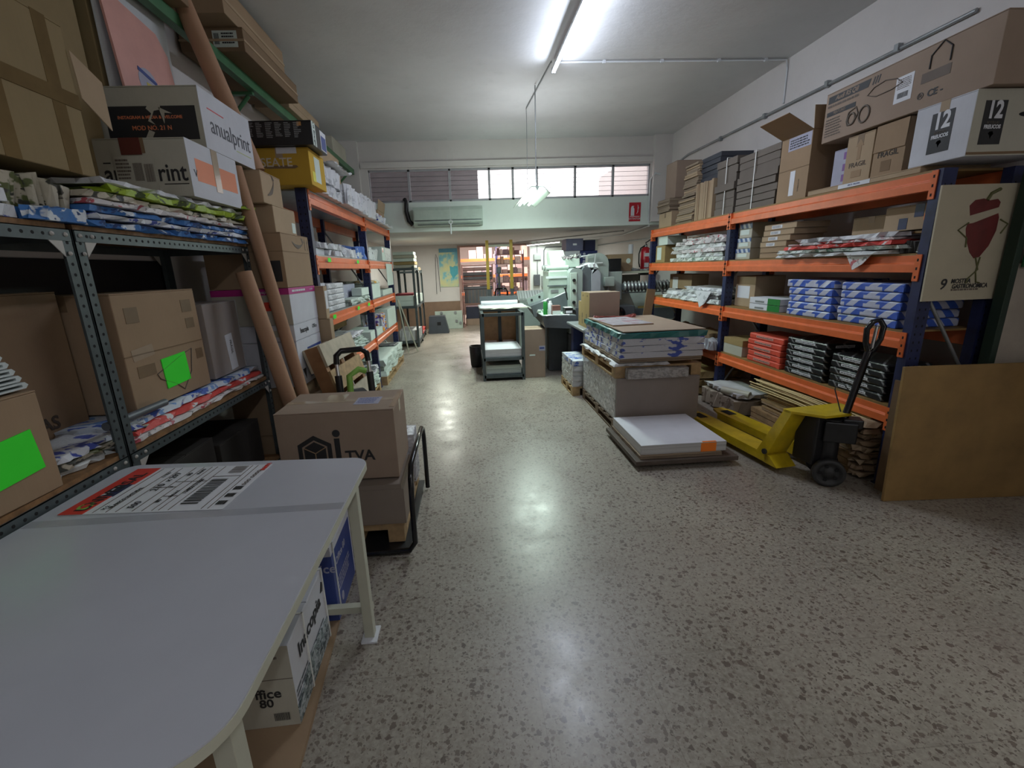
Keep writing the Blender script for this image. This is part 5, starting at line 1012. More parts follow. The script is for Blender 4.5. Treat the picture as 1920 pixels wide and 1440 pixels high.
decal(o, S, 'x+', (0, 0, .93, .88), BLUEP, 'blue_face'); decal(o, S, 'y-', (0, .0, 1, .88), BLUEP, 'blue_face'); text(o, S, 'y-', 'Office', .80, .72, .06, LILAC, bold=.001); text(o, S, 'x+', 'Office 80', .38, .70, .045, LILAC, bold=.001); decal(o, S, 'x+', (.2, .1, .3, .22), LILAC, 'round_mark', poly=[(cos(a*pi/8), sin(a*pi/8)) for a in range(16)], t=.003); textblock(o, S, 'x+', (.1, .3, .8, .5), LILAC, 4, seed=12, t=.003)
b = B(); y = -S[1]/2+.03; b.box(-S[0]/2-.002, S[0]/2+.003, y, y+.008, S[2], S[2]+.002, STRAP); b.box(S[0]/2, S[0]/2+.005, y, y+.008, 0, S[2]+.002, STRAP); b.build('strap', o)
# ================================================================== centre: stacks on pallets
o = thing('wheeled_platform', 'low dark platform under the white sheet stack in the aisle', 'platform', (1.585, 3.37, 0)); b = B(); b.box(-.395, .39, -.375, .375, .035, .07, plain('platform_brown', (.09, .065, .05), .6, var=.15)); b.build('deck', o, .004)
for x in (-.3, .3):
    for y in (-.3, .3): b = B(); b.cyl((x-.012, y, .018), (x+.012, y, .018), .017, RUBBER); b.build('wheel', o)
packet('beige card sheets under the white stack on the low platform', 1.23, 1.86, 3.03, 3.71, .072, .098, SHK, 400, None, .001, 'card_sheets', 'card sheets', .005)
o = thing('white_sheet_stack', 'neat stack of large white sheets with an orange note on the low platform', 'sheet stack', (1.57, 3.375, .1)); S = (.66, .66, .075)
b = B(); b.box(-.33, .33, -.33, .33, 0, .0735, SHW); b.build('sheets', o, .002); b = B(); b.box(-.329, .329, -.329, .329, .0735, .075, PAPER); b.build('top_sheet', o)
decal(o, S, 'y-', (.70, .0, .88, .92), NEONO, 'orange_note')
decal(o, S, 'z+', (.72, .0, .88, .03), NEONO, 'orange_note_fold')
# block of grey board
o = thing('grey_board_block', 'big block of grey board wrapped in film with white side, behind the low platform', 'board block', (1.66, 4.36, .11)); S = (.74, 1.18, .40)
b = B(); b.box(-.37, .37, -.59, .59, 0, .40, SHW); b.build('sheets', o, .003); decal(o, S, 'y-', (-.01, -.15, 1.01, 1.0), card('grey_board', (.30, .255, .23)), 'front_board', t=.006)
decal(o, S, 'x-', (0.02, .05, .97, .97), printed('film_wrap', (.52, .52, .54), [(.78, .78, .80), (.30, .30, .31)], 9, .58, .18, .9), 'film_wrap', t=.004)
pallet('dark wooden pallet carrying the grey board block', 1.28, 2.03, 3.78, 4.94, 0, .108, plain('dark_pallet_wood', (.16, .11, .07), .7, var=.2), name='wooden_pallet')
pallet('pale wooden pallet lying on the grey board block', 1.27, 2.05, 3.78, 4.95, .512, .11, WOODM)
packet('embossed grey paper roll pushed into the front of the upper pallet', 1.36, 1.90, 3.70, 3.775, .52, .61, printed('embossed', (.42, .40, .39), [(.28, .27, .26)], 30, .5, .5, 1.0), 410, None, .008, 'embossed_paper_roll', 'paper roll', .01)
packet('white film wrapped sheet hanging over the upper pallet on the aisle side', 1.262, 1.75, 3.76, 4.93, .624, .66, WHITEP, 411, None, .02, 'wrapped_sheet', 'sheet', droop=.0)
g = 'blue and white printed sheaves on the upper pallet'; BWP = printed('blue_patch_wrap', (.56, .57, .62), [(.06, .10, .42)], 8, .545, .5, .3)
for i, (z0, z1, m, lb) in enumerate(((.662, .695, SHK, 'grey card sheaf at the bottom of the sheaves on the upper pallet'), (.697, .752, BWP, 'lower blue and white printed sheaf on the upper pallet'), (.754, .812, BWP, 'middle blue and white printed sheaf on the upper pallet'), (.814, .872, BWP, 'upper blue and white printed sheaf directly under the green one'))):
    packet(lb, 1.29+.006*i, 2.03, 3.74-.01*i, 4.92, z0, z1, m, 415+i, g if i else None, .006, edge=.012)
o = packet('teal wrapped sheaf under the brown card on top of the pallet pile', 1.285, 2.05, 3.71, 4.93, .874, .922, TEAL, 420, None, .008, edge=.02)
b = B(); b.box(-.36, .37, -.59, .58, 0, .008, CARDP); tag(b.build('brown_card', None, 0, (1.675, 4.33, .925)), 'brown card sheet lying on the teal wrapped sheaf', 'card sheet')
o = thing('glossy_poster_sheets', 'glossy white and pink sheets on the brown card', 'sheets', (1.52, 4.42, .934), radians(4)); S = (.40, .62, .012); b = B(); b.box(-.20, .20, -.31, .31, 0, .010, CARDL); b.build('backing', o); b = B(); b.box(-.198, .198, -.308, .308, .010, .012, printed('glossy_sheet', (.60, .58, .63), [(.55, .35, .40)], 5, .56, .12, .4)); b.build('top_sheet', o)
packet('dark red glossy film curling behind the sheets on the pallet pile', 1.40, 1.80, 4.76, 4.92, .935, .965, plain('wine_film', (.30, .08, .07), .2, var=.2), 422, None, .03, 'glossy_film', 'film')
# pallet with reams behind, under the bench
pallet('small wooden pallet with strapped paper behind the main pile', 1.18, 1.75, 5.02, 5.66, 0, .11)
for i in range(5):
    packet(['lowest', 'second', 'middle', 'fourth', 'topmost'][i]+' layer of the strapped blue lettered paper behind the main pile', 1.185, 1.72, 5.03, 5.64, .112+.062*i, .112+.062*i+.06, SHW if i < 4 else printed('blue_letters', (.55, .58, .64), [(.06, .12, .42)], 9, .55), 430+i, 'strapped blue lettered layers', .003, edge=.01)
# bench
o = thing('workbench', 'grey topped workbench with navy side panel behind the pallet pile', 'workbench', (1.64, 5.4, 0)); b = B(); b.box(-.36, .36, -.43, .42, .755, .79, GALV); b.build('bench_top', o, .01); b = B(); b.box(-.30, .33, .28, .40, 0, .754, NAVY); b.build('cabinet', o, .004)
for x in (-.32, .32): b = B(); b.box(x-.02, x+.02, -.42, -.38, 0, .755, GALV); b.build('leg', o)
for i, (y0, y1, zt) in enumerate(((4.98, 5.17, 1.198), (5.172, 5.35, 1.195), (5.352, 5.47, 1.08))):
    o, S = ctn(['front folded carton sleeve standing on the workbench', 'middle folded carton sleeve standing on the workbench', 'lower rear carton sleeve standing on the workbench'][i], 1.355, 1.70-.02*i, y0, y1, .791, zt, CARDP, tape=None, name='carton_sleeve')
    decal(o, S, 'x-', (0, 0, 1, 1), CARDO, 'sleeve_side'); text(o, S, 'x-', 'L2', .5, .9, .03, INK) if i < 2 else None
    for v in (.12, .3): decal(o, S, 'x-', (.3, v-.04, .4, v+.1), FADED, 'print', t=.003)
# steel stand
o = thing('steel_stand', 'open grey steel stand with a white paper block on its shelf', 'stand', (.45, 6.32, 0))
for x in (-.27, .27):
    for y in (-.36, .36): b = B(); b.box(x-.02, x+.02, y-.02, y+.02, .001, .92, GREYS); b.build('leg', o)
for z in (.90, .30, .06):
    b = B(); b.box(-.27, .27, -.38, -.34, z-.02, z+.02, GREYS); b.box(-.27, .27, .34, .38, z-.02, z+.02, GREYS); b.box(-.29, -.25, -.36, .36, z-.02, z+.02, GREYS); b.box(.25, .29, -.36, .36, z-.02, z+.02, GREYS); b.build('frame_bar', o)
b = B(); b.box(-.27, .27, -.36, .36, .32, .325, GREYS); b.build('shelf', o); b = B(); b.box(-.27, .27, -.36, .36, .08, .085, GREYS); b.build('shelf', o)
packet('thick white paper block on the shelf of the steel stand', .20, .70, 5.98, 6.62, .327, .43, PAPER, 440, None, .001, 'paper_block', 'paper block', .003, m2=SHW)
for i in range(2): packet(['lower cream paper sheaf at the bottom of the steel stand', 'upper cream paper sheaf at the bottom of the steel stand'][i], .21, .69, 6.0, 6.6, .087+.06*i, .145+.06*i, SHG, 442+i, None, .002, 'paper_sheaf', 'paper sheaf', .005)
# wooden cabinet with white sheets on top
o = thing('veneer_cabinet', 'brown veneer cabinet on a pedestal behind the steel stand', 'cabinet', (.47, 7.05, 0)); b = B(); b.box(-.27, .27, -.2, .2, .22, .93, DARKW); b.build('body', o, .004)
b = B(); b.box(-.025, .025, -.215, -.2, .22, .93, BLACK); b.build('dark_rail', o)
for x in (-.235, .04): b = B(); b.box(x, x+.18, -.206, -.2, .30, .42, LITPAN := plain('lit_panel_paint', (.62, .48, .42), .6)); b.build('label', o)  # pale panels paint the light showing through low in the cabinet
for x in (-.24, .24): b = B(); b.box(x-.02, x+.02, -.18, .18, .001, .22, DARKW); b.build('foot', o)
b = B(); b.crumple(-.33, .36, -.42, .30, 0, .022, PAPER, .008, 8, 10, 10, .02, CREAM); tag(b.build('white_sheet_pile', None, 0, (.49, 6.85, .934)), 'white sheets with cream edges spread on the veneer cabinet', 'sheets')
b = B(); b.tube([(-.28, 0, 0), (.28, 0, 0)], .03, PAPER, 12); tag(b.build('paper_roll', None, 0, (.48, 6.95, .99)), 'white paper roll lying on the sheets of the veneer cabinet', 'roll')
b = B(); b.box(-.3, .3, -.03, .03, 0, .13, MACHD); tag(b.build('dark_bar', None, 0, (.49, 7.22, .94)), 'dark bar across the back of the veneer cabinet top', 'bar')
b = B(); b.lathe([(.0, 0), (.09, 0), (.10, .03), (.115, .33), (.10, .33), (.09, .04), (0, .03)], BLACK, None, 18); tag(b.build('waste_bin', None, 0, (.10, 6.95, .002)), 'small black waste bin beside the veneer cabinet', 'bin')
# tall brown box with pointed paper
o, S = ctn('tall narrow brown carton standing between the steel stand and the press', .75, 1.03, 6.02, 6.42, .001, .675, CARDP, tape=TAPEC); decal(o, S, 'y-', (.70, .56, 1.0, .66), LILAC, 'label'); decal(o, S, 'y-', (.72, .60, .95, .63), BLUEP, 'blue_print', t=.003); decal(o, S, 'y-', (.22, .46, .5, .49), PAPERG, 'scratch')
# stacker with yellow mast
o = thing('hand_stacker', 'hand stacker with two yellow mast posts and a black handle in the passage', 'stacker', (.65, 9.0, 0)); YM = plain('mast_yellow', (.72, .50, .06), .45, var=.06)
for x in (-.23, .235): b = B(); b.box(x-.028, x+.028, -.04, .04, 1.10, 2.02, YM); b.build('mast_post', o, .003); b = B(); b.box(x-.03, x+.03, -.045, .045, .05, 1.10, MACHD); b.build('mast_foot', o)
b = B(); b.box(-.24, .24, -.02, .02, 1.90, 1.94, CREAM); b.build('cross_bar', o)
b = B(); b.box(-.26, .26, -.10, .05, .05, .55, BLACK); b.build('body', o, .01)
b = B(); b.tube([(-.02, -.06, .5), (-.02, -.08, 1.45)], .022, MACHD, 10); b.build('column', o); b = B(); b.box(-.06, .02, -.11, -.05, 1.40, 1.52, MACHD); b.build('column_head', o, .01)
b = B(); b.tube([(-.11, -.14, .90), (-.11, -.14, 1.05), (-.08, -.14, 1.11), (.10, -.14, 1.11), (.13, -.14, 1.05), (.13, -.14, .90)], .017, BLACKG, 10); b.build('handle', o)
for x in (-.2, .2): b = B(); b.box(x-.06, x+.06, -.9, -.12, .03, .07, BLACK); b.build('fork', o); b = B(); b.cyl((x-.03, -.1, .05), (x+.03, -.1, .05), .045, RUBBER); b.build('wheel', o)

# ------------------------------------------------------------------ pallet truck
pt = thing('pallet_truck', 'yellow hand pallet truck with a black drawbar in front of the right rack', 'pallet truck', (2.35, 2.93, 0), radians(7))
# local y+ = fork tips (away from the camera)
for x in (-.147, .147):
    b = B(); b.prism([(x-.08, -.02), (x+.08, -.02), (x+.08, .95), (x+.045, 1.06), (x-.045, 1.06), (x-.08, .95)], 'z', .092, .112, YELLOW)
    b.box(x-.08, x-.07, -.02, .95, .045, .092, YELLOW); b.box(x+.07, x+.08, -.02, .95, .045, .092, YELLOW); b.build('fork', pt, .004)
    b = B(); b.box(x-.04, x+.04, .84, .97, .1122, .1135, HOLE); b.build('roller_opening', pt)
    b = B(); b.cyl((x-.04, .92, .040), (x+.04, .92, .040), .038, plain('nylon_roller', (.4, .36, .28), .5)); b.build('roller', pt)
    b = B(); b.prism([(.10, .112), (.0, .112), (-.16, .47), (-.16, .49), (-.10, .49)], 'x', x-.08, x+.08, YELLOW); b.prism([(.02, .045), (-.10, .045), (-.02, .11), (.02, .112)], 'x', x-.08, x+.08, YELLOW); b.build('heel_plate', pt, .004)
b = B(); b.prism([(-.227, -.09), (.227, -.09), (.227, -.15), (.10, -.30), (-.10, -.30), (-.227, -.15)], 'z', .475, .492, YELLOW); b.build('top_plate', pt, .003)
b = B(); b.cyl((-.240, .02, .13), (-.225, .02, .13), .02, RUBBER); b.build('pivot_bolt', pt)
b = B(); b.box(-.10, .10, -.25, -.08, .12, .47, BLACK); b.build('pump_body', pt, .012); b = B(); b.cyl((.02, -.24, .12), (.02, -.24, .45), .06, BLACK, 18); b.build('pump_cylinder', pt)
b = B(); b.cyl((.10, -.10, .10), (-.22, .03, .075), .010, GALV, 8); b.build('push_rod', pt)
def stw(p): # steering parts are turned towards the rack
    a = radians(55); c_ = Vector((.02, -.24, 0)); p = Vector(p); return c_+Vector((p.x*cos(a)-p.y*sin(a), p.x*sin(a)+p.y*cos(a), p.z))
SM = Matrix.Translation((.02, -.24, 0)) @ Matrix.Rotation(radians(55), 4, 'Z')
b = B(); b.box(-.075, .075, -.13, .05, .30, .44, BLACK, SM); b.box(-.05, .05, -.16, -.05, .40, .46, BLACK, SM); b.build('drawbar_yoke', pt, .008)
for x in (-.105, .105):
    b = B(); M_ = SM @ Matrix.Translation((x, -.0, .097)) @ Matrix.Rotation(pi/2, 4, 'Y'); b.lathe([(.0, -.022), (.03, -.022), (.035, -.012), (.062, -.012), (.070, -.025), (.090, -.025), (.095, -.018), (.095, .018), (.090, .025), (.070, .025), (.062, .012), (.035, .012), (.03, .022), (0, .022)], RUBBER, M_, 28); w = b.build('wheel', pt)
    for k in range(5):
        a = k*2*pi/5; b = B(); sx = -.0135 if x < 0 else .0135; c_ = SM @ Vector((x+sx, .049*cos(a), .097+.049*sin(a))); d_ = (SM @ Vector((x+sx*1.2, .049*cos(a), .097+.049*sin(a))))-c_; b.cyl(c_, c_+d_, .0115, HOLE, 10); b.build('spoke_gap', w)
b = B(); b.box(-.085, .085, -.02, .02, .08, .13, BLACK, SM); b.build('axle_block', pt)
OW = Vector((2.35, 2.93, 0)); wl_ = lambda x, y, z: Matrix.Rotation(radians(-7), 3, 'Z') @ (Vector((x, y, z))-OW)
b = B(); b.tube([wl_(2.41, 2.66, .40), wl_(2.455, 2.665, .44), wl_(2.55, 2.67, .90)], .021, BLACKG, 12); b.build('drawbar', pt)
b = B(); L = [wl_(x, 2.67-.3*(x-2.55), z) for x, z in ((2.55, .88), (2.525, .96), (2.52, 1.04), (2.545, 1.09), (2.58, 1.10), (2.605, 1.06), (2.60, .98), (2.575, .91))]; b.tube(L, .0165, BLACKG, 12, True); b.build('grip_loop', pt)
b = B(); b.tube([wl_(2.562, 2.665, .92), wl_(2.57, 2.664, 1.06)], .010, CHROME, 8); b.build('release_lever', pt)
b = B(); b.tube([wl_(2.44, 2.66, .45), wl_(2.46, 2.78, .62), wl_(2.49, 2.80, .70), wl_(2.50, 2.70, .62), wl_(2.46, 2.66, .5)], .004, BLACK, 6); b.build('cable', pt)

# ------------------------------------------------------------------ printing press
pr = thing('printing_press', 'big grey cylinder printing press with feed board and rounded covers', 'press', (1.7, 6.6, 0)); q = Vector((1.7, 6.6, 0))
def PB(nm, fn, bev=0, par=None): b = B(); fn(b); ob = b.build(nm, par or pr, bev); return ob
def bx(x0, x1, y0, y1, z0, z1, m): return lambda b: b.box(x0-q.x, x1-q.x, y0-q.y, y1-q.y, z0, z1, m)
def prof(pts, ax, a, c, m, smooth=False): 
    k = {'x': (q.y, 0), 'y': (q.x, 0)}[ax]; off = {'x': q.x, 'y': q.y}[ax]
    return lambda b: b.prism([(p[0]-k[0], p[1]) for p in pts], ax, a-off, c-off, m, smooth)
PB('base', bx(1.42, 2.3, 6.3, 7.6, .001, .55, MACHD), .01)
def dome(y0, y1, z0, z1, r, n=8):
    P = [(y0, z0)]+[(y0+r-r*cos(radians(90*k/n)), z1-r+r*sin(radians(90*k/n))) for k in range(n+1)]+[(y1-r+r*sin(radians(90*k/n)), z1-r+r*cos(radians(90*k/n))) for k in range(n+1)]+[(y1, z0)]
    return P
xz = lambda x0, x1, z0, z1, r: dome(x0, x1, z0, z1, r)
PB('cover', prof(xz(1.42, 1.60, .56, 1.46, .07), 'y', 6.26, 6.9, MACH), .008); PB('cover_band', prof(xz(1.605, 1.725, .56, 1.47, .05), 'y', 6.30, 6.9, MACHD), .006); PB('cover', prof(xz(1.73, 1.86, .56, 1.44, .09), 'y', 6.28, 6.95, plain('machine_violet_grey', (.31, .32, .36), .42)), .008)
PB('control_panel', bx(1.425, 1.52, 6.245, 6.262, .72, 1.40, MACHL), .004)
for z in (1.30, 1.16, 1.0, .88): PB('knob', (lambda z_: lambda b: b.cyl((1.475-q.x, 6.245-q.y, z_), (1.475-q.x, 6.22-q.y, z_), .022, BLACK))(z))
PB('lever', lambda b: b.tube([(1.38-q.x, 6.22-q.y, 1.04), (1.34-q.x, 6.18-q.y, 1.20)], .010, BLACK, 8)); PB('lever_knob', lambda b: b.lathe([(0, -.02), (.018, -.01), (.018, .01), (0, .02)], BLACK, Matrix.Translation((1.34-q.x, 6.18-q.y, 1.20)), 10))
# printing head, pale green
PB('head_frame', bx(1.16, 1.44, 6.45, 6.95, .95, 1.44, MACHL), .02); PB('head_rail', bx(1.12, 1.45, 6.43, 6.445, 1.33, 1.36, WHITE)); PB('head_rail', bx(1.14, 1.45, 6.43, 6.446, 1.22, 1.235, MACHD))
for k in range(4): PB('roller', (lambda k_: lambda b: b.cyl((1.13-q.x, 6.50+.11*k_-q.y, 1.47+.012*(k_ % 2)), (1.45-q.x, 6.50+.11*k_-q.y, 1.47+.012*(k_ % 2)), .035, GALV if k_ % 2 else MACHL, 14))(k))
PB('maker_plate', bx(1.19, 1.30, 6.442, 6.449, 1.13, 1.17, GALV)); PB('ink_duct', prof([(6.5, 1.50), (6.75, 1.50), (6.85, 1.66), (6.7, 1.72), (6.55, 1.60)], 'x', 1.20, 1.42, MACHL), .01)
PB('ink_duct_box', bx(1.40, 1.62, 6.50, 6.72, 1.47, 1.60, MACHL), .015)
# feed board going down towards the left
PB('feed_board', prof([(.90, .96), (1.46, 1.14), (1.46, .84), (.94, .80)], 'y', 6.40, 6.46, MACHD)); PB('feed_board', prof([(.90, 1.02), (1.40, 1.22), (1.40, 1.10), (.92, .93)], 'y', 6.92, 6.97, MACH))
PB('feed_tray', lambda b: b.quad((.94-q.x, 6.46-q.y, .90), (1.46-q.x, 6.46-q.y, 1.06), (1.46-q.x, 6.92-q.y, 1.10), (.92-q.x, 6.92-q.y, .94), MACHD, .01))
for k in range(2): PB('guide_rail', (lambda k_: lambda b: b.tube([(1.02-q.x, 6.42+.05*k_-q.y, .965+.02*k_), (1.40-q.x, 6.42+.05*k_-q.y, 1.135+.02*k_)], .010, WHITE, 8))(k))
for x in (.98, 1.10, 1.24): PB('guide_hole', (lambda x_: lambda b: b.cyl((x_-q.x, 6.918-q.y, .98+.36*(x_-.9)), (x_-q.x, 6.912-q.y, .98+.36*(x_-.9)), .018, HOLE, 10))(x))
# delivery table
PB('delivery_table', lambda b: b.box(.99-q.x, 1.41-q.x, 5.98-q.y, 7.59-q.y, .8602, .8625, MACHL).add([(p[0]-q.x, p[1]-q.y, p[2]) for p in ((.98, 5.95, .86), (1.42, 5.85, .86), (1.42, 7.6, .86), (.98, 7.6, .86), (1.02, 5.97, .70), (1.42, 5.87, .68), (1.42, 7.6, .68), (1.1, 7.6, .70))], [(0, 1, 2, 3), (7, 6, 5, 4), (0, 4, 5, 1), (1, 5, 6, 2), (2, 6, 7, 3), (3, 7, 4, 0)], MACHD), .004)
PB('delivery_support', bx(1.15, 1.42, 6.4, 7.2, .001, .69, MACHD), .006); PB('delivery_foot', bx(1.07, 1.12, 6.6, 6.66, .001, .70, MACHD))
# arch frame, guard rails, control boxes
PB('arch_frame', prof([(1.86, .3)]+[(1.86+.0, 1.62), (1.90, 1.66), (2.02, 1.67)]+[(2.02+.17*sin(radians(15*k)), 1.50+.17*cos(radians(15*k))) for k in range(7)]+[(2.19, .3)], 'y', 6.98, 7.12, MACH), .006)
PB('guard_rail', lambda b: b.tube([(1.72-q.x, 6.9-q.y, 1.62), (1.95-q.x, 6.9-q.y, 1.65), (1.95-q.x, 6.95-q.y, 1.3)], .012, WHITE, 8)); PB('guard_rail', lambda b: b.tube([(1.76-q.x, 6.92-q.y, 1.52), (2.08-q.x, 6.94-q.y, 1.52)], .010, WHITE, 8))
PB('bent_pipe', lambda b: b.tube([(1.84-q.x, 6.97-q.y, 1.46), (1.95-q.x, 6.93-q.y, 1.47), (2.00-q.x, 6.92-q.y, 1.40), (2.0-q.x, 6.92-q.y, 1.0)], .022, GALV, 10))
PB('switch_box', bx(2.10, 2.25, 6.86, 6.96, 1.17, 1.31, MACH), .006); PB('switch_pipe', lambda b: b.tube([(2.17-q.x, 6.92-q.y, .6), (2.17-q.x, 6.92-q.y, 1.17)], .014, GALV, 8)); PB('motor_cabinet', bx(2.2, 2.42, 7.02, 7.3, .95, 1.38, MACHD if False else MACH), .008)
PB('lower_cabinet', bx(2.32, 2.60, 6.9, 7.3, .001, .86, MACHD), .01); PB('hand_wheel', lambda b: b.lathe([(.04, -.02), (.11, -.025), (.12, 0), (.11, .02), (.04, .02)], BLACKG, Matrix.Translation((2.32-q.x, 6.86-q.y, .74)) @ Matrix.Rotation(pi/2, 4, 'X'), 20))
PB('side_plate', bx(1.5, 1.62, 6.235, 6.258, .72, .92, MACHD), .004)
for i, (x, y, z, m, lb) in enumerate(((1.50, 6.62, 1.605, printed('ink_rag', (.20, .17, .18), [(.5, .5, .48), (.05, .05, .06)], 8, .5), 'dark stained rags heaped on top of the press'), (1.70, 6.5, 1.475, WHITEP, 'white cloth lying over the press cover'))):
    b = B(); b.crumple(-.13, .13, -.12, .14, 0, .07, m, .06, 20+i, 10, 10, .05, None, .02); tag(b.build('cleaning_rag', None, 0, (x, y, z)), lb, 'rag')
# duct with fins
o = thing('finned_duct', 'dark finned flexible duct stretching right from the press', 'duct', (2.42, 6.98, 1.15)); b = B(); b.cyl((0, 0, 0), (.74, 0, 0), .05, MACHD, 14)
for k in range(13): M_ = Matrix.Translation((.03+.056*k, 0, 0)) @ Matrix.Rotation(pi/2, 4, 'Y'); b.lathe([(.05, -.022), (.085, 0), (.05, .022)], GALV if k % 2 == 0 else GALV, M_, 14)
b.build('duct', o)
b = B(); b.box(.0, .74, -.01, .01, -.10, -.085, MACHD); b.build('bracket', o)
# things on the delivery table
def can(label, x, y, z, r, h, m, m2, cat='bottle', nm='bottle'):
    o = thing(nm, label, cat, (x, y, z)); b = B(); b.lathe([(r, 0), (r, h*.8), (r*.6, h*.88)], m, None, 14); b.build('body', o); b = B(); b.lathe([(r*.6, h*.88), (r*.6, h), (0, h)], m2, None, 12); b.build('cap', o); return o
can('green and white bottle on the press delivery table', 1.05, 6.1, .862, .03, .20, GREENL, WHITE); can('plain white bottle on the press delivery table', 1.12, 6.12, .862, .03, .18, WHITE, WHITE)
o, S = ctn('small reddish brown box on the press delivery table', 1.13, 1.24, 6.0, 6.1, .861, .985, plain('reddish_box', (.22, .10, .08), .5), tape=None); decal(o, S, 'y-', (0, .0, 1, .45), PAPERG, 'label')
o, S = ctn('small black and white box on the press delivery table', 1.30, 1.41, 6.0, 6.16, .861, .95, BLACK, tape=None); decal(o, S, 'y-', (.1, .2, .9, .55), PAPER, 'label'); decal(o, S, 'z+', (0, 0, 1, 1), PAPERG, 'lid_print')
packet('crumpled clear bag with a tan content on the delivery table', .99, 1.13, 6.35, 6.7, .862, .93, PAPERG, 450, None, .04, 'clear_bag', 'bag'); packet('loose papers scattered on the delivery table', 1.05, 1.35, 5.93, 5.99, .862, .868, PAPER, 451, None, .002, 'paper_sheet', 'paper')
# lectern like white rack of sheets behind
o = thing('sheet_holder', 'slanted white sheet holder behind the press feed board', 'sheet holder', (1.18, 8.3, 0)); b = B(); b.box(-.25, .25, -.15, .15, .001, .95, MACH); b.build('stand', o, .006); b = B()
M_ = Matrix.Translation((0, -.05, .98)) @ Matrix.Rotation(radians(35), 4, 'X'); b.box(-.27, .27, -.12, .15, 0, .02, WHITE, M_)
for k in range(11): b.box(-.25+.05*k, -.244+.05*k, -.12, .12, .02, .035, GALV, M_)
b.build('slotted_top', o)
# cabinets and boxes stack behind the press
o, S = ctn('grey storage block stack base behind the press', 1.95, 2.45, 8.6, 9.1, .001, 1.28, MACHD, tape=None, name='storage_cabinet', cat='cabinet')
o, S = ctn('white box below the grey violet box stacked behind the press', 1.86, 2.14, 8.6, 9.0, 1.283, 1.76, WHITEC, tape=None); o, S = ctn('grey violet box at the top of the stack behind the press', 1.88, 2.2, 8.6, 9.0, 1.763, 1.98, plain('violet_grey_box', (.12, .12, .20), .5), tape=None); decal(o, S, 'y-', (.4, .45, .62, .6), PAPER, 'label')
o, S = ctn('navy box with pale round marks stacked behind the press', 2.15, 2.48, 8.62, 9.0, 1.283, 1.757, BLUEP if False else plain('navy_box', (.02, .03, .12), .45), tape=None); 
for k in range(3): decal(o, S, 'y-', (.15, .55+.14*k, .32, .65+.14*k), LILAC, 'round_mark', poly=[(cos(a*pi/6), sin(a*pi/6)) for a in range(12)])
b = B(); b.box(-.12, .12, -.1, .1, 0, .19, plain('dark_navy_box', (.01, .012, .05), .5)); tag(b.build('cardboard_box', None, .004, (2.34, 8.8, 1.762)), 'small dark navy box beside the grey violet one at the stack top', 'box')
# table with brown carton and roll
o = thing('side_table', 'table with black legs along the right wall under the brown carton', 'table', (2.82, 8.15, 0)); b = B(); b.box(-.42, .42, -.28, .28, 1.33, 1.365, CREAM); b.build('table_top', o)
for x in (-.4, .4):
    for y in (-.26, .26): b = B(); b.box(x-.015, x+.015, y-.015, y+.015, .001, 1.33, BLACK); b.build('leg', o)
b = B(); b.box(-.38, .38, .2, .24, .7, 1.3, plain('grey_taupe', (.25, .23, .2), .6)); b.build('back_panel', o)
o, S = ctn('brown carton with a pale round mark on the side table', 2.52, 2.92, 7.95, 8.35, 1.368, 1.66, CARD, tape=TAPE); decal(o, S, 'y-', (.70, .45, .90, .75), PAPERG, 'round_mark', poly=[(cos(a*pi/8), sin(a*pi/8)) for a in range(16)]); decal(o, S, 'y-', (.28, .5, .32, .75), PAPERG, 'tape')
b = B(); b.cyl((0, 0, 0), (0, 0, .46), .045, PAPER, 16); tag(b.build('white_roll', None, 0, (3.0, 8.3, 1.37)), 'white paper roll standing upright on the side table', 'roll')
b = B(); b.crumple(-.16, .16, -.12, .12, 0, .06, printed('tool_pile', (.18, .18, .19), [(.5, .5, .5)], 12), .05, 33, 8, 8, .04); tag(b.build('tool_pile', None, 0, (3.06, 8.05, 1.37)), 'grey clutter of small tools on the side table', 'tools')
for i in range(2): b = B(); b.box(-.1, .1, -.08, .08, 0, .20, BLACK); tag(b.build('storage_box', None, .004, (2.30+.22*i, 7.75, 1.385)), ['left dark box behind the press arch', 'right dark box behind the press arch'][i], 'box')
o = thing('small_shelf', 'small dark shelf behind the press arch carrying two dark boxes', 'shelf', (2.4, 7.75, 0)); b = B(); b.box(-.22, .24, -.1, .1, 1.36, 1.38, MACHD); b.box(-.2, -.17, -.1, .1, .001, 1.36, MACHD); b.box(.18, .21, -.1, .1, .001, 1.36, MACHD); b.build('frame', o)
# second machine low at right
o = thing('paper_cutter', 'pale green and grey machine low against the right wall', 'machine', (3.06, 7.50, 0)); b = B(); b.box(-.36, .30, -.3, .3, .001, .55, BLACK); b.build('base', o, .006); b = B(); b.box(-.38, .32, -.32, .32, .60, .78, MACHD); b.build('table', o, .006); b = B(); b.box(-.38, .32, -.32, .32, .551, .60, MACH); b.build('rim', o)
b = B(); b.quad((-.30, -.2, .79), (.22, -.2, .79), (.26, .25, 1.06), (-.28, .25, 1.06), MACHL, .01); b.build('slanted_guard', o); b = B(); b.box(-.30, .22, -.31, -.29, .785, .82, plain('yellow_ochre', (.4, .3, .1), .5)); b.build('bar', o)
for x in (-.2, -.05, .03): b = B(); b.box(x, x+.06, -.325, -.32, .40, .50, PAPERG); b.build('tag', o)
o, S = ctn('tan carton on the floor beside the pale green machine', 2.75, 3.15, 6.88, 7.15, .001, .52, CARDL, tape=None)
packet('brown crumpled paper box in front of the pale green machine', 2.40, 3.1, 6.72, 6.86, .001, .60, CARDO, 460, None, .01, 'cardboard_box', 'box')
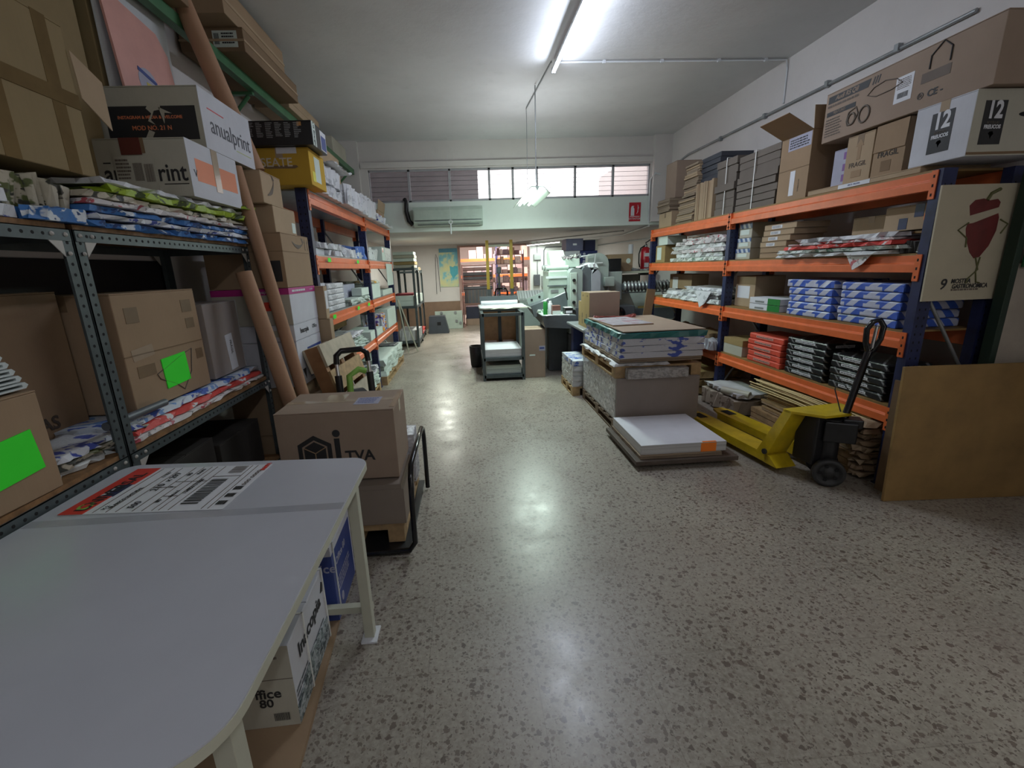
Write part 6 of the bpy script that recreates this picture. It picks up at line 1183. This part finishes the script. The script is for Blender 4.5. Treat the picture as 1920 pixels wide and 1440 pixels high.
# fire extinguisher
fe = thing('fire_extinguisher', 'red fire extinguisher with black hose mounted on the right wall', 'extinguisher', (3.30, 8.35, 1.28)); b = B(); b.lathe([(.09, .07), (.092, .40), (.08, .46), (.05, .49), (.03, .50)], RED, None, 20); b.build('cylinder', fe); b = B(); b.lathe([(.0, 0), (.088, 0), (.094, .02), (.094, .075), (.0, .075)], BLACK, None, 20); b.build('foot', fe)
b = B(); b.lathe([(.025, .50), (.028, .54), (0, .545)], GALV, None, 12); b.build('valve', fe); b = B(); b.tube([(0, -.02, .54), (-.03, -.06, .57), (.06, -.05, .62)], .010, BLACK, 8); b.build('handle', fe)
b = B(); b.tube([(-.02, 0, .52), (-.10, -.02, .48), (-.135, -.03, .38), (-.13, -.03, .22), (-.11, -.03, .14)], .012, BLACK, 8); b.build('hose', fe)
b = B(); b.box(-.05, .03, -.096, -.088, .14, .22, PAPER); b.build('label', fe); b = B(); b.box(-.05, .03, -.096, -.088, .33, .39, PAPER); b.build('label', fe); b = B(); b.box(.035, .075, -.086, -.07, .30, .45, PAPER); b.build('label', fe)

# ------------------------------------------------------------------ far end
slotted_rack('grey steel shelving beyond the left rack, nearest part', -1.02, -1.47, [(9.1, 9.9)], [.12, .82, 1.56], 1.60, False)
slotted_rack('grey steel shelving beyond the left rack, farthest part', -1.04, -1.47, [(10.0, 10.9)], [.12, .82, 1.50], 1.52, False)
for i in range(5):
    o, S = ctn(['lowest', 'second', 'middle', 'fourth', 'topmost'][i]+' flat pale box of the pile on the far grey shelving', -1.42, -1.02+.01*(i % 2), 9.16, 9.7-.03*i, 1.565+.062*i, 1.565+.062*i+.058, [CREAMC, CARDO, PAPERG, CREAMC, PAPERG][i], tape=None, group='flat boxes on the far shelving')
packet('crumpled brown paper on the far shelving behind the flat boxes', -1.4, -1.06, 10.1, 10.7, 1.52, 1.60, CARDL, 470, None, .03)
for i in range(2): o, S = ctn(['lower white carton on the middle level of the far grey shelving', 'upper white carton on the middle level of the far grey shelving'][i], -1.44, -1.04, 9.14, 9.6, .825+.105*i, .928+.10*i, PAPERG, tape=None)
o, S = ctn('dark red box lying on the white cartons of the far shelving', -1.44, -1.08, 9.2, 9.6, 1.03, 1.07, RED if False else plain('wine_box', (.2, .02, .03), .5), tape=None)
for i in range(3): o, S = ctn(['first', 'second', 'third'][i]+' small pale box farther along on the far shelving', -1.3, -1.06, 10.05+.28*i, 10.28+.28*i, .825, 1.0, PAPERG if i else CARDL, tape=None)
pallet('low pallet under the far grey shelving', -1.44, -.98, 9.16, 9.86, .128, .08) if False else None
packet('white sheets piled on the bottom shelf of the far shelving', -1.43, -1.05, 9.16, 9.85, .126, .34, SHW, 472, None, .01); packet('brown patterned sheet bundle under the white pile on the far shelving', -1.43, -1.06, 10.05, 10.85, .126, .22, REDW, 473, None, .01)
o = thing('wall_map', 'blue and yellow map of a coast hanging on the far wall', 'map', (-.45, YF-.012, 1.07)); S = (.48, .006, .96)
m, n, bs = nt('map_print'); v = coord(n); f = noisef(n, v, 3.0, 6, .6); lk(n, ramp(n, f, (.40, (.62, .60, .30)), (.50, (.50, .58, .38)), (.54, (.20, .48, .52)), (.66, (.10, .34, .48))), bs.inputs['Base Color'])
b = B(); b.box(-.24, .24, -.003, .003, 0, .95, m); b.build('sheet', o); decal(o, S, 'y-', (.02, .90, .98, 1), plain('map_blue', (.08, .28, .42), .5), 'map_header'); decal(o, S, 'y-', (.55, .2, .98, .55), plain('map_sea', (.06, .38, .46), .5), 'sea_area', poly=[(-1, 1), (-.2, .8), (.3, 1), (1, .9), (.9, -.2), (.3, -.6), (-.2, -1), (-.9, -.1)])
conduit('hanging_cable', 'thin dark cable looped on the far wall beside the map', [[(-.80, YF-.02, .9), (-.78, YF-.02, 1.8), (-.76, YF-.02, 1.9), (-.73, YF-.02, 1.8), (-.70, YF-.02, .95)]], .006, BLACK)
o = thing('white_crate', 'white panel crate with round fittings leaning under the map', 'crate', (-.50, 11.82, .001)); b = B(); b.box(-.37, .34, -.05, .05, 0, .46, MACHL); b.build('panel', o, .004)
for x, z in ((-.2, .42), (.16, .42), (.18, .2), (.28, .15)): b = B(); b.cyl((x, -.051, z), (x, -.07, z), .035, GALV); b.build('fitting', o)
o = thing('step_stool', 'dark grey plastic step stool on the floor below the map', 'stool', (-.74, 11.1, .001)); b = B(); b.prism([(-.25, 0), (.25, 0), (.16, .42), (-.22, .42)], 'y', -.15, .15, plain('stool_grey', (.05, .06, .075), .5)); b.build('body', o, .015); b = B(); b.box(-.03, .06, -.152, -.149, .2, .28, HOLE); b.build('hand_hole', o)
# on the greenish wall right of the opening
o = thing('electrical_box', 'small grey switch box high on the greenish wall', 'switch box', (1.86, YF-.03, 1.67)); b = B(); b.box(-.09, .09, -.03, .03, 0, .15, MACH); b.build('box', o, .004)
o = thing('electrical_box', 'grey meter box lower on the greenish wall, left one', 'switch box', (1.84, YF-.04, 1.02)); b = B(); b.box(-.08, .08, -.04, .04, 0, .28, MACHD); b.build('box', o, .004)
o = thing('electrical_box', 'grey meter box with a label lower on the greenish wall, right one', 'switch box', (2.05, YF-.04, .98)); b = B(); b.box(-.09, .09, -.04, .04, 0, .28, MACH); b.build('box', o, .004); b = B(); b.box(-.05, .05, -.045, -.04, .16, .24, MACHD); b.build('label', o)
conduit('wall_cable', 'thin grey conduit dropping to the boxes on the greenish wall', [[(1.86, YF-.015, 2.12), (1.86, YF-.015, 1.30)]], .012, GALV); conduit('wall_cable', 'grey conduit outlining a doorway shape on the greenish wall', [[(2.03, YF-.015, 1.28), (2.03, YF-.015, 1.90), (2.08, YF-.015, 1.98), (2.5, YF-.015, 1.98)]], .012, MACHD)
# room beyond the opening
longspan('orange and navy rack standing in the brightly lit far room', 15.0, 15.6, [0, 1], [1], 1) if False else None
o = thing('far_orange_rack', 'orange beamed rack glimpsed in the brightly lit far room', 'rack', (.95, 15.4, 0))
for z in (1.82, 1.30, .75): b = B(); b.box(-1.2, 1.3, -.35, -.31, z-.09, z, ORANGE); b.build('beam', o); b = B(); b.box(-1.2, 1.3, -.31, .3, z-.012, z, FW); b.build('shelf', o)
for x in (-1.2, .05, 1.27): b = B(); b.box(x-.03, x+.03, -.36, -.28, .001, 2.3, NAVY); b.build('post', o)
PKB = [plain('far_box_%d' % i, c, .6, var=.1) for i, c in enumerate(((.50, .36, .32), (.36, .26, .25), (.60, .48, .40), (.22, .17, .18), (.62, .52, .46)))]
r = random.Random(3); lbl = []
for lv, z in enumerate((.751, 1.301, 1.821)):
    x = .02 if lv < 2 else .1
    k = 0
    while x < 2.0:
        w = .10+.16*r.random(); h = .12+.26*r.random()*(1 if lv else 1.2)
        b = B(); b.box(-w/2, w/2, -.2, .2, 0, min(h, .40), PKB[r.randrange(5)]); tag(b.build('cardboard_box', None, .003, (x+w/2-.0, 15.35, z)), '%s box %s level of the orange rack in the far room' % (['leftmost', 'second', 'third', 'fourth', 'fifth', 'sixth', 'seventh', 'eighth', 'ninth', 'tenth', 'eleventh', 'twelfth', 'thirteenth'][k], ['on the middle', 'on the upper', 'on the top'][lv]), 'box', 'boxes in the far room rack'); x += w+.02; k += 1
o = thing('film_roll_rack', 'steel rack holding dark film rolls just beyond the opening', 'roll rack', (.30, 12.9, 0))
for x in (-.42, .42): b = B(); b.box(x-.015, x+.015, -.25, .25, .001, 1.62, PINKT); b.build('frame_post', o)
for z in (.62, .74, 1.14, 1.60): b = B(); b.tube([(-.42, -.25, z), (.42, -.25, z)], .012, PINKT, 8); b.build('rail', o)
for i, (z, m, lb) in enumerate(((1.50, 'pale', 'topmost pale roll'), (1.36, 'dark', 'second dark roll'), (1.25, 'dark', 'third dark roll'), (1.10, 'pale', 'middle pale roll'), (.98, 'dark', 'lower dark roll'))):
    b = B(); b.cyl((-.40, 0, 0), (.40, 0, 0), .055, MACHD if m == 'dark' else PKB[1], 14); tag(b.build('film_roll', None, 0, (.30, 12.72, z)), lb+' on the steel rack beyond the opening', 'roll', 'film rolls')
o = thing('wire_cage', 'dark wire cage panel under the film rolls', 'cage', (.30, 12.62, .58)); b = B(); b.box(-.38, .38, 0, .01, 0, .36, MACHD); b.build('backing', o); b = B()
for k in range(9): b.tube([(-.38+.095*k, -.01, 0), (-.38+.095*k, -.01, .36)], .005, CARDP, 5)
b.build('wires', o)
o, S = ctn('navy box on the floor at the opening to the far room', -.06, .38, 12.35, 12.75, .18, .50, plain('navy_crate', (.02, .025, .05), .5), tape=None); o, S = ctn('orange brown low box under the navy box at the opening', -.08, .55, 12.35, 12.8, .001, .178, CARDP, tape=None)

r = random.Random(12)
names = ['grey violet', 'pale pink', 'dark', 'cream', 'brown', 'white', 'dusky', 'tan', 'plum']
cols = [plain('clutter_%d' % i, c, .6, var=.15, scale=20) for i, c in enumerate(((.22, .18, .22), (.55, .42, .40), (.05, .045, .05), (.60, .54, .46), (.26, .17, .13), (.66, .62, .60), (.32, .25, .26), (.42, .32, .24), (.18, .11, .13)))]
o = thing('clutter_shelving', 'tall shelf unit crammed with small parts seen between the yellow mast posts', 'shelf unit', (1.30, 13.9, 0))
for k in range(7): b = B(); b.box(-.42, .42, -.2, .2, .25+.27*k, .265+.27*k, cols[6]); b.build('shelf', o)
for x in (-.42, .41): b = B(); b.box(x, x+.015, -.2, .2, .001, 2.0, cols[0]); b.build('side', o)
pl = ['lowest', 'second', 'third', 'fourth', 'fifth', 'sixth', 'top']
for k in range(7):
    x = -.38; j = 0
    while x < .30:
        w = .07+.10*r.random(); h = .08+.14*r.random(); c = r.randrange(9)
        b = B(); b.box(-w/2, w/2, -.12, .12, 0, h, cols[c]); tag(b.build('parts_box', None, .004, (1.30+x+w/2, 13.85, .266+.27*k)), names[c]+' parts box, number %s from the left on the %s shelf behind the mast' % (['one', 'two', 'three', 'four', 'five', 'six', 'seven', 'eight', 'nine'][j], pl[k]), 'box', 'parts boxes behind the mast'); x += w+.012; j += 1
b = B(); b.crumple(-.3, .3, -.3, .3, 0, .35, cols[5], .05, 3, 8, 8, .08); tag(b.build('paper_bale', None, 0, (2.05, 13.3, .9)), 'pale paper bale right inside the far room', 'bale') if False else None
o = thing('pink_panel', 'pale pink panel leaning in the right part of the far room', 'panel', (1.98, 13.2, 0)); b = B(); b.box(-.22, .3, -.01, .01, .001, 1.55, cols[1]); b.build('board', o)
